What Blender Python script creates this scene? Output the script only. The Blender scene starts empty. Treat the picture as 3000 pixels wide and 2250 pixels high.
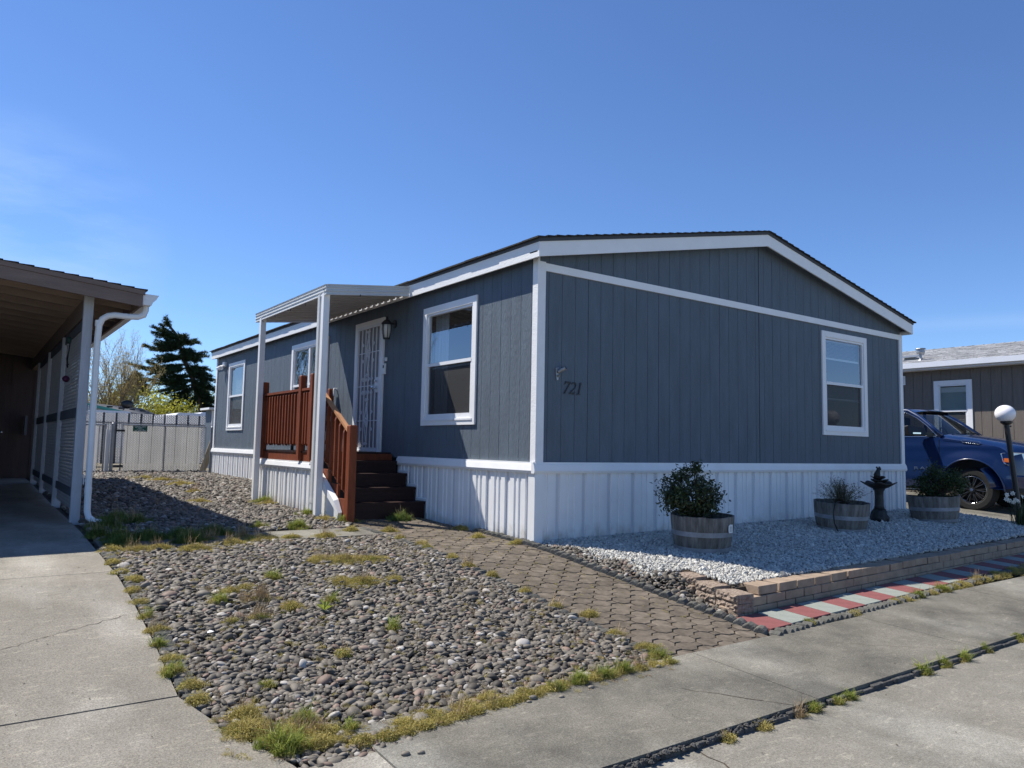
import bpy, bmesh, math, random
import numpy as np
from mathutils import Vector, Matrix
random.seed(7); RNG = np.random.default_rng(11)
S = bpy.context.scene
COL = S.collection

# ------------------------------------------------------------------ camera
cd = bpy.data.cameras.new('camera'); cam = bpy.data.objects.new('camera', cd); COL.objects.link(cam)
PIT, ROL, YAW, F = 0.0842, 0.0191, 0.6272, 2189.7
fw = Vector((math.sin(YAW)*math.cos(PIT), math.cos(YAW)*math.cos(PIT), math.sin(PIT)))
rt = Vector((math.cos(YAW), -math.sin(YAW), 0)); up = rt.cross(fw)
r2 = rt*math.cos(ROL)+up*math.sin(ROL); u2 = up*math.cos(ROL)-rt*math.sin(ROL)
M = Matrix((r2, u2, -fw)).transposed().to_4x4(); M.translation = Vector((-5.177, -6.662, 1.044))
cam.matrix_world = M
cd.sensor_width = 36; cd.lens = F/3000*36; cd.clip_start = .05; cd.clip_end = 5000
S.camera = cam

# ------------------------------------------------------------------ sky and sun
SUN = Vector((-.37, .62, 1.0)).normalized()
EL = math.asin(SUN.z); AZ = math.atan2(SUN.x, SUN.y)
w = bpy.data.worlds.new('World'); S.world = w; w.use_nodes = True
nt = w.node_tree; nt.nodes.clear()
def N(nt, t, **k):
    n = nt.nodes.new(t)
    for a, b in k.items(): setattr(n, a, b)
    return n
out = N(nt, 'ShaderNodeOutputWorld'); bg = N(nt, 'ShaderNodeBackground'); sky = N(nt, 'ShaderNodeTexSky')
sky.sky_type = 'NISHITA'; sky.sun_disc = False; sky.sun_elevation = EL; sky.sun_rotation = AZ
sky.air_density = 1.0; sky.dust_density = 0; sky.ozone_density = 2.5; sky.altitude = 1200
bg.inputs[1].default_value = .088
# thin cirrus, low in the sky, from the direction of view
tc = N(nt, 'ShaderNodeTexCoord'); mp = N(nt, 'ShaderNodeMapping'); mp.inputs['Rotation'].default_value = (0, 0, .5)
mp.inputs['Scale'].default_value = (2.2, 2.0, 9.0); mp.inputs['Location'].default_value = (.3, .1, .4)
nz = N(nt, 'ShaderNodeTexNoise'); nz.inputs['Scale'].default_value = 1.3; nz.inputs['Detail'].default_value = 7; nz.inputs['Roughness'].default_value = .62
rp = N(nt, 'ShaderNodeValToRGB'); rp.color_ramp.elements[0].position = .36; rp.color_ramp.elements[1].position = .70
dotn = N(nt, 'ShaderNodeVectorMath', operation='DOT_PRODUCT'); dotn.inputs[1].default_value = Vector((.03, .97, .205)).normalized()
r3 = N(nt, 'ShaderNodeMapRange'); r3.inputs[1].default_value = .987; r3.inputs[2].default_value = .998; r3.inputs[3].default_value = 0; r3.inputs[4].default_value = .6
mul = N(nt, 'ShaderNodeMath', operation='MULTIPLY'); mix = N(nt, 'ShaderNodeMixRGB'); mix.inputs[2].default_value = (5.6, 6.2, 7.0, 1)
L = nt.links.new
L(tc.outputs['Generated'], mp.inputs[0]); L(mp.outputs[0], nz.inputs[0]); L(nz.outputs[0], rp.inputs[0])
L(tc.outputs['Generated'], dotn.inputs[0]); L(dotn.outputs['Value'], r3.inputs[0])
L(rp.outputs[0], mul.inputs[0]); L(r3.outputs[0], mul.inputs[1]); L(mul.outputs[0], mix.inputs[0])
L(sky.outputs[0], mix.inputs[1])
d2 = N(nt, 'ShaderNodeVectorMath', operation='DOT_PRODUCT'); d2.inputs[1].default_value = Vector((-.135, -.07, .99)).normalized()
L(tc.outputs['Generated'], d2.inputs[0])
s2 = N(nt, 'ShaderNodeMath', operation='SUBTRACT'); s2.inputs[1].default_value = 0.0; L(d2.outputs['Value'], s2.inputs[0])
ab = N(nt, 'ShaderNodeMath', operation='ABSOLUTE'); L(s2.outputs[0], ab.inputs[0])
m4 = N(nt, 'ShaderNodeMapRange'); m4.inputs[1].default_value = 0; m4.inputs[2].default_value = .012; m4.inputs[3].default_value = .16; m4.inputs[4].default_value = 0; L(ab.outputs[0], m4.inputs[0])
d3 = N(nt, 'ShaderNodeVectorMath', operation='DOT_PRODUCT'); d3.inputs[1].default_value = Vector((.97, .2, .15)).normalized(); L(tc.outputs['Generated'], d3.inputs[0])
m5 = N(nt, 'ShaderNodeMapRange'); m5.inputs[1].default_value = .92; m5.inputs[2].default_value = .99; L(d3.outputs['Value'], m5.inputs[0])
mu2 = N(nt, 'ShaderNodeMath', operation='MULTIPLY'); L(m4.outputs[0], mu2.inputs[0]); L(m5.outputs[0], mu2.inputs[1])
mx2 = N(nt, 'ShaderNodeMixRGB'); mx2.inputs[2].default_value = (5.6, 6.2, 7.0, 1); L(mu2.outputs[0], mx2.inputs[0]); L(mix.outputs[0], mx2.inputs[1]); mix = mx2
tint = N(nt, 'ShaderNodeMixRGB', blend_type='MULTIPLY'); tint.inputs[0].default_value = 1; tint.inputs[2].default_value = (.80, 1.0, 1.30, 1)
L(mix.outputs[0], tint.inputs[1]); L(tint.outputs[0], bg.inputs[0]); L(bg.outputs[0], out.inputs[0])
sd = bpy.data.lights.new('sun', 'SUN'); so = bpy.data.objects.new('sun', sd); COL.objects.link(so)
sd.energy = 5.0; sd.angle = math.radians(.5); sd.color = (1, .945, .86)
so.rotation_euler = SUN.to_track_quat('Z', 'Y').to_euler()
S.view_settings.view_transform = 'Standard'; S.view_settings.look = 'None'; S.view_settings.exposure = .5; S.view_settings.gamma = 1

# ------------------------------------------------------------------ materials
MATS = {}
def mat(name, col, rough=.8, var=.12, scale=6, bump=0, bscale=40, metal=0, spec=.3, island=0, stretch=(1, 1, 1), col2=None, detail=5, coat=0, inst=0, bdist=.01):
    """procedural: base colour broken up by noise, optional bump, optional variation per mesh island or per instance"""
    if name in MATS: return MATS[name]
    m = bpy.data.materials.new(name); m.use_nodes = True; nt = m.node_tree; p = nt.nodes['Principled BSDF']; L = nt.links.new
    tc = N(nt, 'ShaderNodeTexCoord'); mp = N(nt, 'ShaderNodeMapping'); mp.inputs['Scale'].default_value = stretch
    L(tc.outputs['Object'], mp.inputs[0])
    nz = N(nt, 'ShaderNodeTexNoise'); nz.inputs['Scale'].default_value = scale; nz.inputs['Detail'].default_value = detail; nz.inputs['Roughness'].default_value = .65
    L(mp.outputs[0], nz.inputs[0])
    rp = N(nt, 'ShaderNodeValToRGB'); e = rp.color_ramp.elements
    c2 = col2 or tuple(min(1, c*(1+var)) for c in col); c1 = tuple(c*(1-var) for c in col)
    e[0].position = .3; e[0].color = (*c1, 1); e[1].position = .7; e[1].color = (*c2, 1)
    L(nz.outputs[0], rp.inputs[0]); o = rp.outputs[0]
    if island or inst:
        src = N(nt, 'ShaderNodeNewGeometry').outputs['Random Per Island'] if island else N(nt, 'ShaderNodeObjectInfo').outputs['Random']
        k = island or inst
        mr = N(nt, 'ShaderNodeMapRange'); mr.inputs[3].default_value = 1-k; mr.inputs[4].default_value = 1+k
        L(src, mr.inputs[0]); hs = N(nt, 'ShaderNodeMixRGB', blend_type='MULTIPLY'); hs.inputs[0].default_value = 1
        L(o, hs.inputs[1]); L(mr.outputs[0], hs.inputs[2]); o = hs.outputs[0]
    L(o, p.inputs['Base Color']); p.inputs['Roughness'].default_value = rough; p.inputs['Metallic'].default_value = metal
    p.inputs['Specular IOR Level'].default_value = spec; p.inputs['Coat Weight'].default_value = coat; p.inputs['Coat Roughness'].default_value = .03
    if bump:
        n2 = N(nt, 'ShaderNodeTexNoise'); n2.inputs['Scale'].default_value = bscale; n2.inputs['Detail'].default_value = 6; L(mp.outputs[0], n2.inputs[0])
        b = N(nt, 'ShaderNodeBump'); b.inputs['Strength'].default_value = bump; b.inputs['Distance'].default_value = bdist
        L(n2.outputs[0], b.inputs['Height']); L(b.outputs[0], p.inputs['Normal'])
    MATS[name] = m; return m

def concrete(name, a, b, stain):
    m = bpy.data.materials.new(name); m.use_nodes = True; nt = m.node_tree; p = nt.nodes['Principled BSDF']; L = nt.links.new
    tc = N(nt, 'ShaderNodeTexCoord')
    def noise(sc, det, r=.6, st=(1, 1, 1)):
        mp = N(nt, 'ShaderNodeMapping'); mp.inputs['Scale'].default_value = st; L(tc.outputs['Object'], mp.inputs[0])
        n = N(nt, 'ShaderNodeTexNoise'); n.inputs['Scale'].default_value = sc; n.inputs['Detail'].default_value = det; n.inputs['Roughness'].default_value = r
        L(mp.outputs[0], n.inputs[0]); return n.outputs[0]
    def ramp(s, p0, p1, c0, c1):
        r = N(nt, 'ShaderNodeValToRGB'); r.color_ramp.elements[0].position = p0; r.color_ramp.elements[1].position = p1
        r.color_ramp.elements[0].color = (*c0, 1); r.color_ramp.elements[1].color = (*c1, 1); L(s, r.inputs[0]); return r.outputs[0]
    def mx(t, f, A, B):
        n = N(nt, 'ShaderNodeMixRGB', blend_type=t)
        if isinstance(f, float): n.inputs[0].default_value = f
        else: L(f, n.inputs[0])
        L(A, n.inputs[1]); L(B, n.inputs[2]); return n.outputs[0]
    base = ramp(noise(1.1, 6, .7), .38, .66, a, b)
    speck = ramp(noise(110, 6, .95), .40, .60, (.38, .36, .34), (1.55, 1.55, 1.55))
    o = mx('MULTIPLY', .75, base, speck)
    grit = ramp(noise(60, 3, .8), .62, .70, (1, 1, 1), (1.5, 1.48, 1.44)); o = mx('MULTIPLY', .8, o, grit)
    if stain:
        s = ramp(noise(1.0, 5, .6, (1, .35, 1)), .47, .62, (.62, .6, .57), (1.05, 1.05, 1.05)); o = mx('MULTIPLY', .75, o, s)
        sp = ramp(noise(34, 2, .5), .22, .30, (.55, .53, .5), (1, 1, 1)); o = mx('MULTIPLY', .7, o, sp)
        sc = ramp(noise(16, 6, .75, (.5, 1.6, 1)), .56, .66, (1, 1, 1), (1.55, 1.55, 1.5)); o = mx('MULTIPLY', .75, o, sc)
    L(o, p.inputs['Base Color']); p.inputs['Roughness'].default_value = .88; p.inputs['Specular IOR Level'].default_value = .25
    bn = N(nt, 'ShaderNodeBump'); bn.inputs['Strength'].default_value = .35; bn.inputs['Distance'].default_value = .004
    L(noise(220, 4, .7), bn.inputs['Height']); L(bn.outputs[0], p.inputs['Normal'])
    MATS[name] = m; return m

def glass(name, ior=1.75, tintc=(.55, .6, .6), rough=.0):
    m = bpy.data.materials.new(name); m.use_nodes = True; nt = m.node_tree; nt.nodes.clear(); L = nt.links.new
    o = N(nt, 'ShaderNodeOutputMaterial'); mx = N(nt, 'ShaderNodeMixShader'); t = N(nt, 'ShaderNodeBsdfTransparent'); g = N(nt, 'ShaderNodeBsdfGlossy'); f = N(nt, 'ShaderNodeFresnel'); ge = N(nt, 'ShaderNodeNewGeometry'); mr = N(nt, 'ShaderNodeMapRange'); mr.inputs[3].default_value = ior; mr.inputs[4].default_value = 1/ior; L(ge.outputs['Backfacing'], mr.inputs[0]); L(mr.outputs[0], f.inputs[0])
    t.inputs[0].default_value = (*tintc, 1); g.inputs['Roughness'].default_value = rough; g.inputs['Color'].default_value = (.9, .92, .98, 1)
    L(f.outputs[0], mx.inputs[0]); L(t.outputs[0], mx.inputs[1]); L(g.outputs[0], mx.inputs[2]); L(mx.outputs[0], o.inputs[0]); MATS[name] = m; return m

def screen(name):
    m = bpy.data.materials.new(name); m.use_nodes = True; nt = m.node_tree; p = nt.nodes['Principled BSDF']; L = nt.links.new
    o = nt.nodes['Material Output']; mx = N(nt, 'ShaderNodeMixShader'); t = N(nt, 'ShaderNodeBsdfTransparent')
    p.inputs['Base Color'].default_value = (.055, .055, .055, 1); p.inputs['Roughness'].default_value = .7; mx.inputs[0].default_value = .6
    L(t.outputs[0], mx.inputs[1]); L(p.outputs[0], mx.inputs[2]); L(mx.outputs[0], o.inputs[0]); MATS[name] = m; return m

def perforated(name):
    m = mat(name, (.62, .64, .66), .5, .04, 3); nt = m.node_tree; L = nt.links.new; p = nt.nodes['Principled BSDF']
    tc = N(nt, 'ShaderNodeTexCoord'); sp = N(nt, 'ShaderNodeSeparateXYZ'); L(tc.outputs['Object'], sp.inputs[0])
    ad = N(nt, 'ShaderNodeMath', operation='ADD'); L(sp.outputs[0], ad.inputs[0]); L(sp.outputs[1], ad.inputs[1])
    def wv(s, k, ph=0):
        a = N(nt, 'ShaderNodeMath', operation='MULTIPLY'); a.inputs[1].default_value = k; L(s, a.inputs[0])
        b = N(nt, 'ShaderNodeMath', operation='SINE'); L(a.outputs[0], b.inputs[0]); return b.outputs[0]
    k = 2*math.pi/.022
    mu = N(nt, 'ShaderNodeMath', operation='MULTIPLY'); L(wv(ad.outputs[0], k), mu.inputs[0]); L(wv(sp.outputs[2], k), mu.inputs[1])
    gt = N(nt, 'ShaderNodeMath', operation='GREATER_THAN'); gt.inputs[1].default_value = .5; L(mu.outputs[0], gt.inputs[0])
    mx = N(nt, 'ShaderNodeMixRGB'); L(gt.outputs[0], mx.inputs[0]); mx.inputs[1].default_value = (.72, .74, .77, 1); mx.inputs[2].default_value = (.12, .12, .13, 1)
    L(mx.outputs[0], p.inputs['Base Color']); return m

mat('siding_blue', (.104, .132, .162), .62, .13, 1.3, .9, 14, spec=.35, stretch=(5, 5, 1.0), bdist=.012)
mat('white_paint', (.83, .83, .82), .5, .04, 3, .25, 60, stretch=(1, 1, 1))
mat('white_rough', (.80, .80, .79), .55, .04, 4, .5, 40, stretch=(1.5, .6, 1.5), bdist=.006)
mat('white_vinyl', (.80, .805, .80), .42, .05, 2.5, .05, 8)
mat('sash_white', (.78, .79, .8), .4, .02, 3)
mat('aluminium_white', (.56, .57, .56), .45, .06, 3, .1, 20, spec=.4)
mat('pan_grey', (.40, .39, .37), .5, .06, 3, .1, 20, spec=.4)
mat('shingle_dark', (.035, .034, .035), .95, .35, 30, .6, 60, island=.25)
mat('shingle_light', (.36, .36, .36), .95, .25, 22, .5, 60, island=.3)
mat('shingle_brown', (.05, .04, .034), .95, .3, 30, .5, 60, island=.25)
mat('dark_edge', (.07, .075, .085), .7, .1, 5)
mat('cedar', (.19, .046, .016), .62, .28, 5, .35, 30, stretch=(3, 3, .6), spec=.3)
mat('cedar_top', (.47, .23, .11), .65, .2, 5, .3, 30, stretch=(1, 1, 1))
mat('dark_deck', (.026, .010, .008), .55, .3, 5, .3, 30, stretch=(.6, 3, 3))
mat('tan_post', (.44, .45, .48), .7, .12, 4, .5, 30, stretch=(4, 4, .5))
mat('carport_brown', (.20, .145, .12), .8, .14, 3, .5, 25, stretch=(.6, 3, 3))
mat('rafter_brown', (.27, .205, .165), .85, .14, 3, .4, 25, stretch=(.5, 3, 3))
mat('shed_brown', (.075, .055, .052), .85, .12, 3, .4, 25, stretch=(4, 4, .5))
mat('lattice', (.36, .37, .39), .8, .1, 6)
mat('lattice_board', (.11, .12, .14), .8, .1, 6)
mat('galvanised', (.32, .33, .34), .45, .12, 8, metal=.7)
mat('slat_grey', (.74, .73, .70), .6, .05, 2, island=.04)
mat('slat_light', (.76, .76, .76), .6, .05, 2, island=.05)
mat('wire', (.26, .26, .265), .5, .1, 10, metal=.4)
mat('black_iron', (.010, .010, .012), .45, .2, 10, spec=.5)
mat('black_plastic', (.008, .008, .009), .35, .2, 10, spec=.5)
mat('chrome', (.75, .76, .78), .12, .02, 3, metal=1)
mat('lantern_glass', (.55, .55, .52), .35, .03, 3)
mat('globe_white', (.82, .81, .84), .3, .02, 3, spec=.5)
mat('bronze', (.035, .036, .034), .55, .5, 12, .5, 30, metal=.3, spec=.4)
mat('barrel_wood', (.13, .118, .102), .85, .5, 3.5, .5, 22, stretch=(5, 5, .9), island=.10, col2=(.27, .25, .225))
mat('barrel_hoop', (.30, .31, .33), .55, .3, 6, .2, 30, metal=.2)
mat('soil', (.03, .022, .015), .95, .4, 20, .8, 40)
mat('leaf_dark', (.030, .046, .012), .42, .35, 4, island=.5, spec=.45)
mat('leaf_mid', (.040, .065, .018), .5, .35, 4, island=.45, spec=.4)
mat('leaf_silver', (.11, .12, .075), .6, .3, 4, island=.5)
mat('twig', (.06, .045, .032), .9, .3, 10)
mat('needle', (.040, .066, .028), .7, .4, 2, island=.6, spec=.2)
mat('spring_leaf', (.36, .35, .05), .6, .35, 1.5, island=.45)
mat('spring_leaf_b', (.22, .25, .06), .6, .35, 1.5, island=.45)
mat('bud_leaf', (.42, .33, .13), .7, .35, 1.5, island=.35)
mat('bark', (.085, .065, .05), .95, .35, 9, .8, 20, stretch=(3, 3, .6))
mat('bark_pale', (.16, .13, .105), .95, .3, 9)
mat('pebble', (.108, .094, .075), .65, .25, 14, spec=.28, inst=.6, col2=(.18, .158, .126))
mat('pebble_warm', (.19, .135, .105), .65, .25, 14, spec=.3, inst=.4)
mat('pebble_pale', (.33, .31, .28), .7, .2, 14, spec=.3, inst=.3)
mat('chip_white', (.50, .485, .435), .8, .2, 30, inst=.22)
mat('chip_grey', (.30, .30, .28), .8, .2, 30, inst=.25)
mat('grass_green', (.25, .29, .055), .6, .3, 8, inst=.35)
mat('grass_yellow', (.44, .37, .12), .7, .3, 8, inst=.3)
mat('grass_dry', (.42, .30, .16), .8, .3, 8, inst=.3)
mat('grass_dark', (.14, .20, .05), .6, .3, 8, inst=.35)
mat('paver', (.104, .086, .064), .85, .3, 11, .5, 120, island=.20, col2=(.178, .146, .112), bdist=.004)
mat('paver_joint', (.085, .07, .045), .95, .4, 30, .6, 90)
mat('block_tan', (.33, .25, .18), .85, .25, 7, .5, 90, island=.16, bdist=.006)
mat('block_split', (.26, .19, .14), .95, .4, 30, 1.0, 34, island=.12, bdist=.03, col2=(.36, .29, .23))
mat('edging_conc', (.115, .112, .098), .95, .35, 30, .9, 90, island=.2, bdist=.008)
mat('tile_red', (.23, .082, .077), .8, .16, 9, .3, 120, island=.08)
mat('tile_grey', (.265, .285, .25), .8, .14, 9, .3, 120, island=.08)
mat('dirt', (.085, .068, .05), .95, .35, 20, .8, 60)
mat('rubble', (.085, .082, .076), .95, .5, 24, 1.0, 60, bdist=.02)
mat('field', (.16, .14, .10), .95, .3, 2, .5, 30)
mat('hill_green', (.22, .30, .42), 1, .1, .01)  # blue haze of distance is put into the hill colour itself
mat('truck_blue', (.0025, .017, .078), .28, .05, 3, spec=.5, coat=.9)
mat('truck_black', (.012, .012, .013), .5, .1, 8, spec=.4)
mat('tyre', (.02, .02, .02), .85, .25, 30, .3, 60)
mat('headlight', (.55, .57, .6), .15, .05, 20, metal=.6, coat=1)
mat('amber', (.75, .16, .02), .3, .1, 9)
mat('siding_taupe', (.165, .142, .12), .7, .10, 3, .6, 26, stretch=(6, 6, .8), bdist=.008)
mat('white_trim_n', (.72, .74, .78), .5, .03, 3)
mat('blind', (.50, .56, .50), .6, .05, 3)
mat('blind_dim', (.55, .56, .60), .6, .05, 3)
mat('curtain', (.42, .46, .50), .9, .2, 5, stretch=(20, 20, .3))
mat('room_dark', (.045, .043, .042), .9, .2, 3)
mat('teal', (.03, .18, .17), .6, .1, 4)
mat('beige_wall', (.42, .39, .33), .8, .08, 3)
mat('sign_green', (.008, .10, .065), .5, .05, 5)
mat('sign_white', (.75, .78, .75), .5, .02, 5)
mat('cushion', (.42, .26, .18), .9, .15, 10, .3, 60)
mat('petal', (.78, .78, .70), .6, .1, 10, island=.12)
mat('green_glaze', (.02, .06, .05), .5, .2, 10)
mat('purple', (.07, .012, .045), .4, .2, 10)
mat('door_panel', (.27, .27, .28), .6, .08, 3)
mat('rope_tan', (.33, .27, .19), .9, .2, 10)
mat('paper', (.78, .78, .76), .7, .05, 10)
mat('seat_fabric', (.02, .02, .022), .8, .2, 10)
concrete('drive_concrete', (.265, .25, .212), (.345, .325, .28), True)
concrete('apron_concrete', (.135, .131, .114), (.275, .264, .225), True)
concrete('street_concrete', (.225, .217, .188), (.32, .308, .268), True)
glass('pane', 2.7, (.72, .76, .76)); glass('pane_dark', 1.75, (.6, .63, .63)); glass('windshield', 1.7, (.45, .5, .48)); screen('insect_screen'); perforated('vent_strip')

def translucent(name, k, c=1.0):
    nt = MATS[name].node_tree; p = nt.nodes['Principled BSDF']; o = nt.nodes['Material Output']; mx = N(nt, 'ShaderNodeMixShader'); t = N(nt, 'ShaderNodeBsdfTranslucent'); mx.inputs[0].default_value = k
    src = p.inputs['Base Color'].links[0].from_socket; nt.links.new(src, t.inputs[0]); nt.links.new(p.outputs[0], mx.inputs[1]); nt.links.new(t.outputs[0], mx.inputs[2]); nt.links.new(mx.outputs[0], o.inputs[0])
for nm, k in (('slat_grey', .6), ('slat_light', .55), ('spring_leaf', .45), ('spring_leaf_b', .45), ('bud_leaf', .4), ('grass_green', .4), ('grass_yellow', .4), ('grass_dark', .4), ('leaf_mid', .25), ('needle', .25), ('petal', .4)): translucent(nm, k)
glass('side_glass', 1.42, (.30, .33, .33))

def splash(src, name):
    m = MATS[src].copy(); m.name = name; nt = m.node_tree; L = nt.links.new; p = nt.nodes['Principled BSDF']; old = p.inputs['Base Color'].links[0].from_socket
    tc = N(nt, 'ShaderNodeTexCoord'); sp = N(nt, 'ShaderNodeSeparateXYZ'); L(tc.outputs['Object'], sp.inputs[0]); nz = N(nt, 'ShaderNodeTexNoise'); nz.inputs['Scale'].default_value = 9; nz.inputs['Detail'].default_value = 6; L(tc.outputs['Object'], nz.inputs[0])
    a = N(nt, 'ShaderNodeMapRange'); a.inputs[1].default_value = .30; a.inputs[2].default_value = .02; L(sp.outputs[2], a.inputs[0]); b = N(nt, 'ShaderNodeMath', operation='MULTIPLY'); L(a.outputs[0], b.inputs[0]); L(nz.outputs[0], b.inputs[1])
    r = N(nt, 'ShaderNodeMapRange'); r.inputs[1].default_value = .25; r.inputs[2].default_value = .65; r.inputs[4].default_value = .6; L(b.outputs[0], r.inputs[0]); mx = N(nt, 'ShaderNodeMixRGB'); L(r.outputs[0], mx.inputs[0]); L(old, mx.inputs[1]); mx.inputs[2].default_value = (.36, .31, .24, 1); L(mx.outputs[0], p.inputs['Base Color']); MATS[name] = m
splash('white_vinyl', 'skirting_vinyl')

# ------------------------------------------------------------------ ground profile: the lot falls towards the street
GY = [-60, -4.05, -3.1, -2.2, -1.7, -.8, -.1, 1, 2.4, 3.4, 5.7, 8, 10, 14, 30, 60]
GZ = [-.5, -.41, -.36, -.265, -.205, -.095, -.03, .02, .07, .09, .11, .155, .2, .22, .3, .4]
def g(y): return float(np.interp(y, GY, GZ))
def wall_left(y): return .07+.274*(y+2.66)      # line of the short left return of the block wall
def bed(x, y):
    """surface of the raised bed of white chips"""
    top = float(np.interp(x, [0, 8.2], [0.0, .085])); z = top+(-.105-top)*min(1, max(0, -y/2.35))**1.1
    lo = g(y)
    k = min(1, max(0, (x+.10)/.30)); ramp = lo*(1-k)+z*k if x < .2 else z
    if y < -1.80:
        if x > wall_left(y)+.04: return z
        q = min(1, max(0, (y+2.12)/.32)); return lo*(1-q)+ramp*q
    return ramp

# ------------------------------------------------------------------ mesh builder
class MB:
    def __init__(s): s.v = []; s.f = []; s.m = []; s.mi = 0; s.T = None
    def add(s, vs, fs):
        o = len(s.v)
        for p in vs: s.v.append(tuple(s.T(*p)) if s.T else tuple(p))
        for f in fs: s.f.append(tuple(i+o for i in f)); s.m.append(s.mi)
        return s
    def box(s, x0, x1, y0, y1, z0, z1):
        return s.add([(x0, y0, z0), (x1, y0, z0), (x1, y1, z0), (x0, y1, z0), (x0, y0, z1), (x1, y0, z1), (x1, y1, z1), (x0, y1, z1)],
                     [(0, 3, 2, 1), (4, 5, 6, 7), (0, 1, 5, 4), (1, 2, 6, 5), (2, 3, 7, 6), (3, 0, 4, 7)])
    def hexa(s, a, b):
        """a, b: two quads (lists of 4 points) joined into a solid"""
        return s.add(list(a)+list(b), [(0, 3, 2, 1), (4, 5, 6, 7), (0, 1, 5, 4), (1, 2, 6, 5), (2, 3, 7, 6), (3, 0, 4, 7)])
    def bar(s, p, q, w, h=None, upv=(0, 0, 1)):
        h = h or w; p = Vector(p); q = Vector(q); d = (q-p).normalized(); upv = Vector(upv)
        if abs(d.dot(upv)) > .99: upv = Vector((0, 1, 0))
        a = d.cross(upv).normalized()*w/2; b = a.cross(d).normalized()*h/2
        return s.hexa([p-a-b, p+a-b, p+a+b, p-a+b], [q-a-b, q+a-b, q+a+b, q-a+b])
    def tube(s, pts, r, n=8, cap=True):
        pts = [Vector(p) for p in pts]; rr = r if isinstance(r, (list, tuple)) else [r]*len(pts); o = []; prev = None
        for i, p in enumerate(pts):
            d = (pts[min(i+1, len(pts)-1)]-pts[max(i-1, 0)]).normalized()
            if prev is None: a = d.orthogonal().normalized()
            else: a = (prev-d*prev.dot(d)).normalized()
            prev = a; b = d.cross(a)
            o += [p+(a*math.cos(2*math.pi*k/n)+b*math.sin(2*math.pi*k/n))*rr[i] for k in range(n)]
        fs = [(i*n+k, i*n+(k+1) % n, (i+1)*n+(k+1) % n, (i+1)*n+k) for i in range(len(pts)-1) for k in range(n)]
        if cap: fs += [tuple(range(n))[::-1], tuple((len(pts)-1)*n+k for k in range(n))]
        return s.add(o, fs)
    def lathe(s, prof, c, n=24, sx=1, sy=1, wob=None):
        o = []
        for r, z in prof:
            for k in range(n):
                a = 2*math.pi*k/n; q = r*(wob(a, r, z) if wob else 1); o.append((c[0]+q*math.cos(a)*sx, c[1]+q*math.sin(a)*sy, c[2]+z))
        fs = [(i*n+k, i*n+(k+1) % n, (i+1)*n+(k+1) % n, (i+1)*n+k) for i in range(len(prof)-1) for k in range(n)]
        return s.add(o, fs+[tuple(range(n))[::-1], tuple((len(prof)-1)*n+k for k in range(n))])
    def prism(s, poly, a, b, axis='y'):
        """poly in the other two axes, extruded from a to b"""
        n = len(poly)
        def P(p, t): return (t, p[0], p[1]) if axis == 'x' else (p[0], t, p[1]) if axis == 'y' else (p[0], p[1], t)
        return s.add([P(p, a) for p in poly]+[P(p, b) for p in poly], [tuple(range(n))[::-1], tuple(range(n, 2*n))]+[(i, (i+1) % n, n+(i+1) % n, n+i) for i in range(n)])
    def ball(s, c, r, sz=1, n=12):
        return s.lathe([(r*math.sin(math.pi*i/n)+1e-4, -r*sz*math.cos(math.pi*i/n)) for i in range(n+1)], c, n*2)
    def build(s, name, mats, parent=None, smooth=False, bevel=0, recalc=True):
        me = bpy.data.meshes.new(name); off = Vector(parent['_o']) if parent is not None and '_o' in parent else Vector((0, 0, 0))
        me.from_pydata([tuple(Vector(v)-off) for v in s.v], [], s.f)
        for m in (mats if isinstance(mats, (list, tuple)) else [mats]): me.materials.append(MATS[m])
        me.polygons.foreach_set('material_index', s.m)
        if recalc:
            b = bmesh.new(); b.from_mesh(me); bmesh.ops.recalc_face_normals(b, faces=b.faces); b.to_mesh(me); b.free()
        if smooth: me.polygons.foreach_set('use_smooth', [True]*len(me.polygons))
        me.update(); o = bpy.data.objects.new(name, me); COL.objects.link(o)
        if parent is not None:
            o.parent = parent
            if '_o' in parent: o['_o'] = parent['_o']
        if bevel:
            bm_ = o.modifiers.new('b', 'BEVEL'); bm_.width = bevel; bm_.segments = 2; bm_.limit_method = 'ANGLE'; bm_.angle_limit = .6; bm_.harden_normals = False
        return o
def tag(o, label=None, cat=None, group=None, kind=None):
    if label: o['label'] = label
    if cat: o['category'] = cat
    if group: o['group'] = group
    if kind: o['kind'] = kind
    return o
def thing(name, label, cat, loc=(0, 0, 0), group=None):
    o = bpy.data.objects.new(name, None); COL.objects.link(o); o.location = loc; o['_o'] = tuple(loc); o.empty_display_size = .1
    return tag(o, label, cat, group)
def copy_thing(o, loc, label=None, rotz=None):
    def cp(a, p=None):
        c = a.copy(); COL.objects.link(c)
        if p is not None: c.parent = p
        for ch in a.children: cp(ch, c)
        return c
    c = cp(o); c.location = loc
    if rotz is not None: c.rotation_euler[2] = rotz
    if label: c['label'] = label
    return c
TL = lambda u, d, z: (-d, u, z)      # long wall, u along it, d out of it
TG = lambda u, d, z: (u, -d, z)      # gable wall
def text_mesh(txt, size, parent, name, m, T, ext=.004, align='CENTER', shear=0):
    c = bpy.data.curves.new(name, 'FONT'); c.body = txt; c.size = size; c.extrude = ext; c.align_x = align; c.shear = shear
    o = bpy.data.objects.new(name, c); COL.objects.link(o); bpy.context.view_layer.update()
    me = bpy.data.meshes.new_from_object(o.evaluated_get(bpy.context.evaluated_depsgraph_get())); bpy.data.objects.remove(o)
    me.transform(T); me.materials.clear(); me.materials.append(MATS[m])
    off = Vector(parent['_o']) if '_o' in parent else Vector((0, 0, 0)); me.transform(Matrix.Translation(-off))
    q = bpy.data.objects.new(name, me); COL.objects.link(q); q.parent = parent; return q
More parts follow.
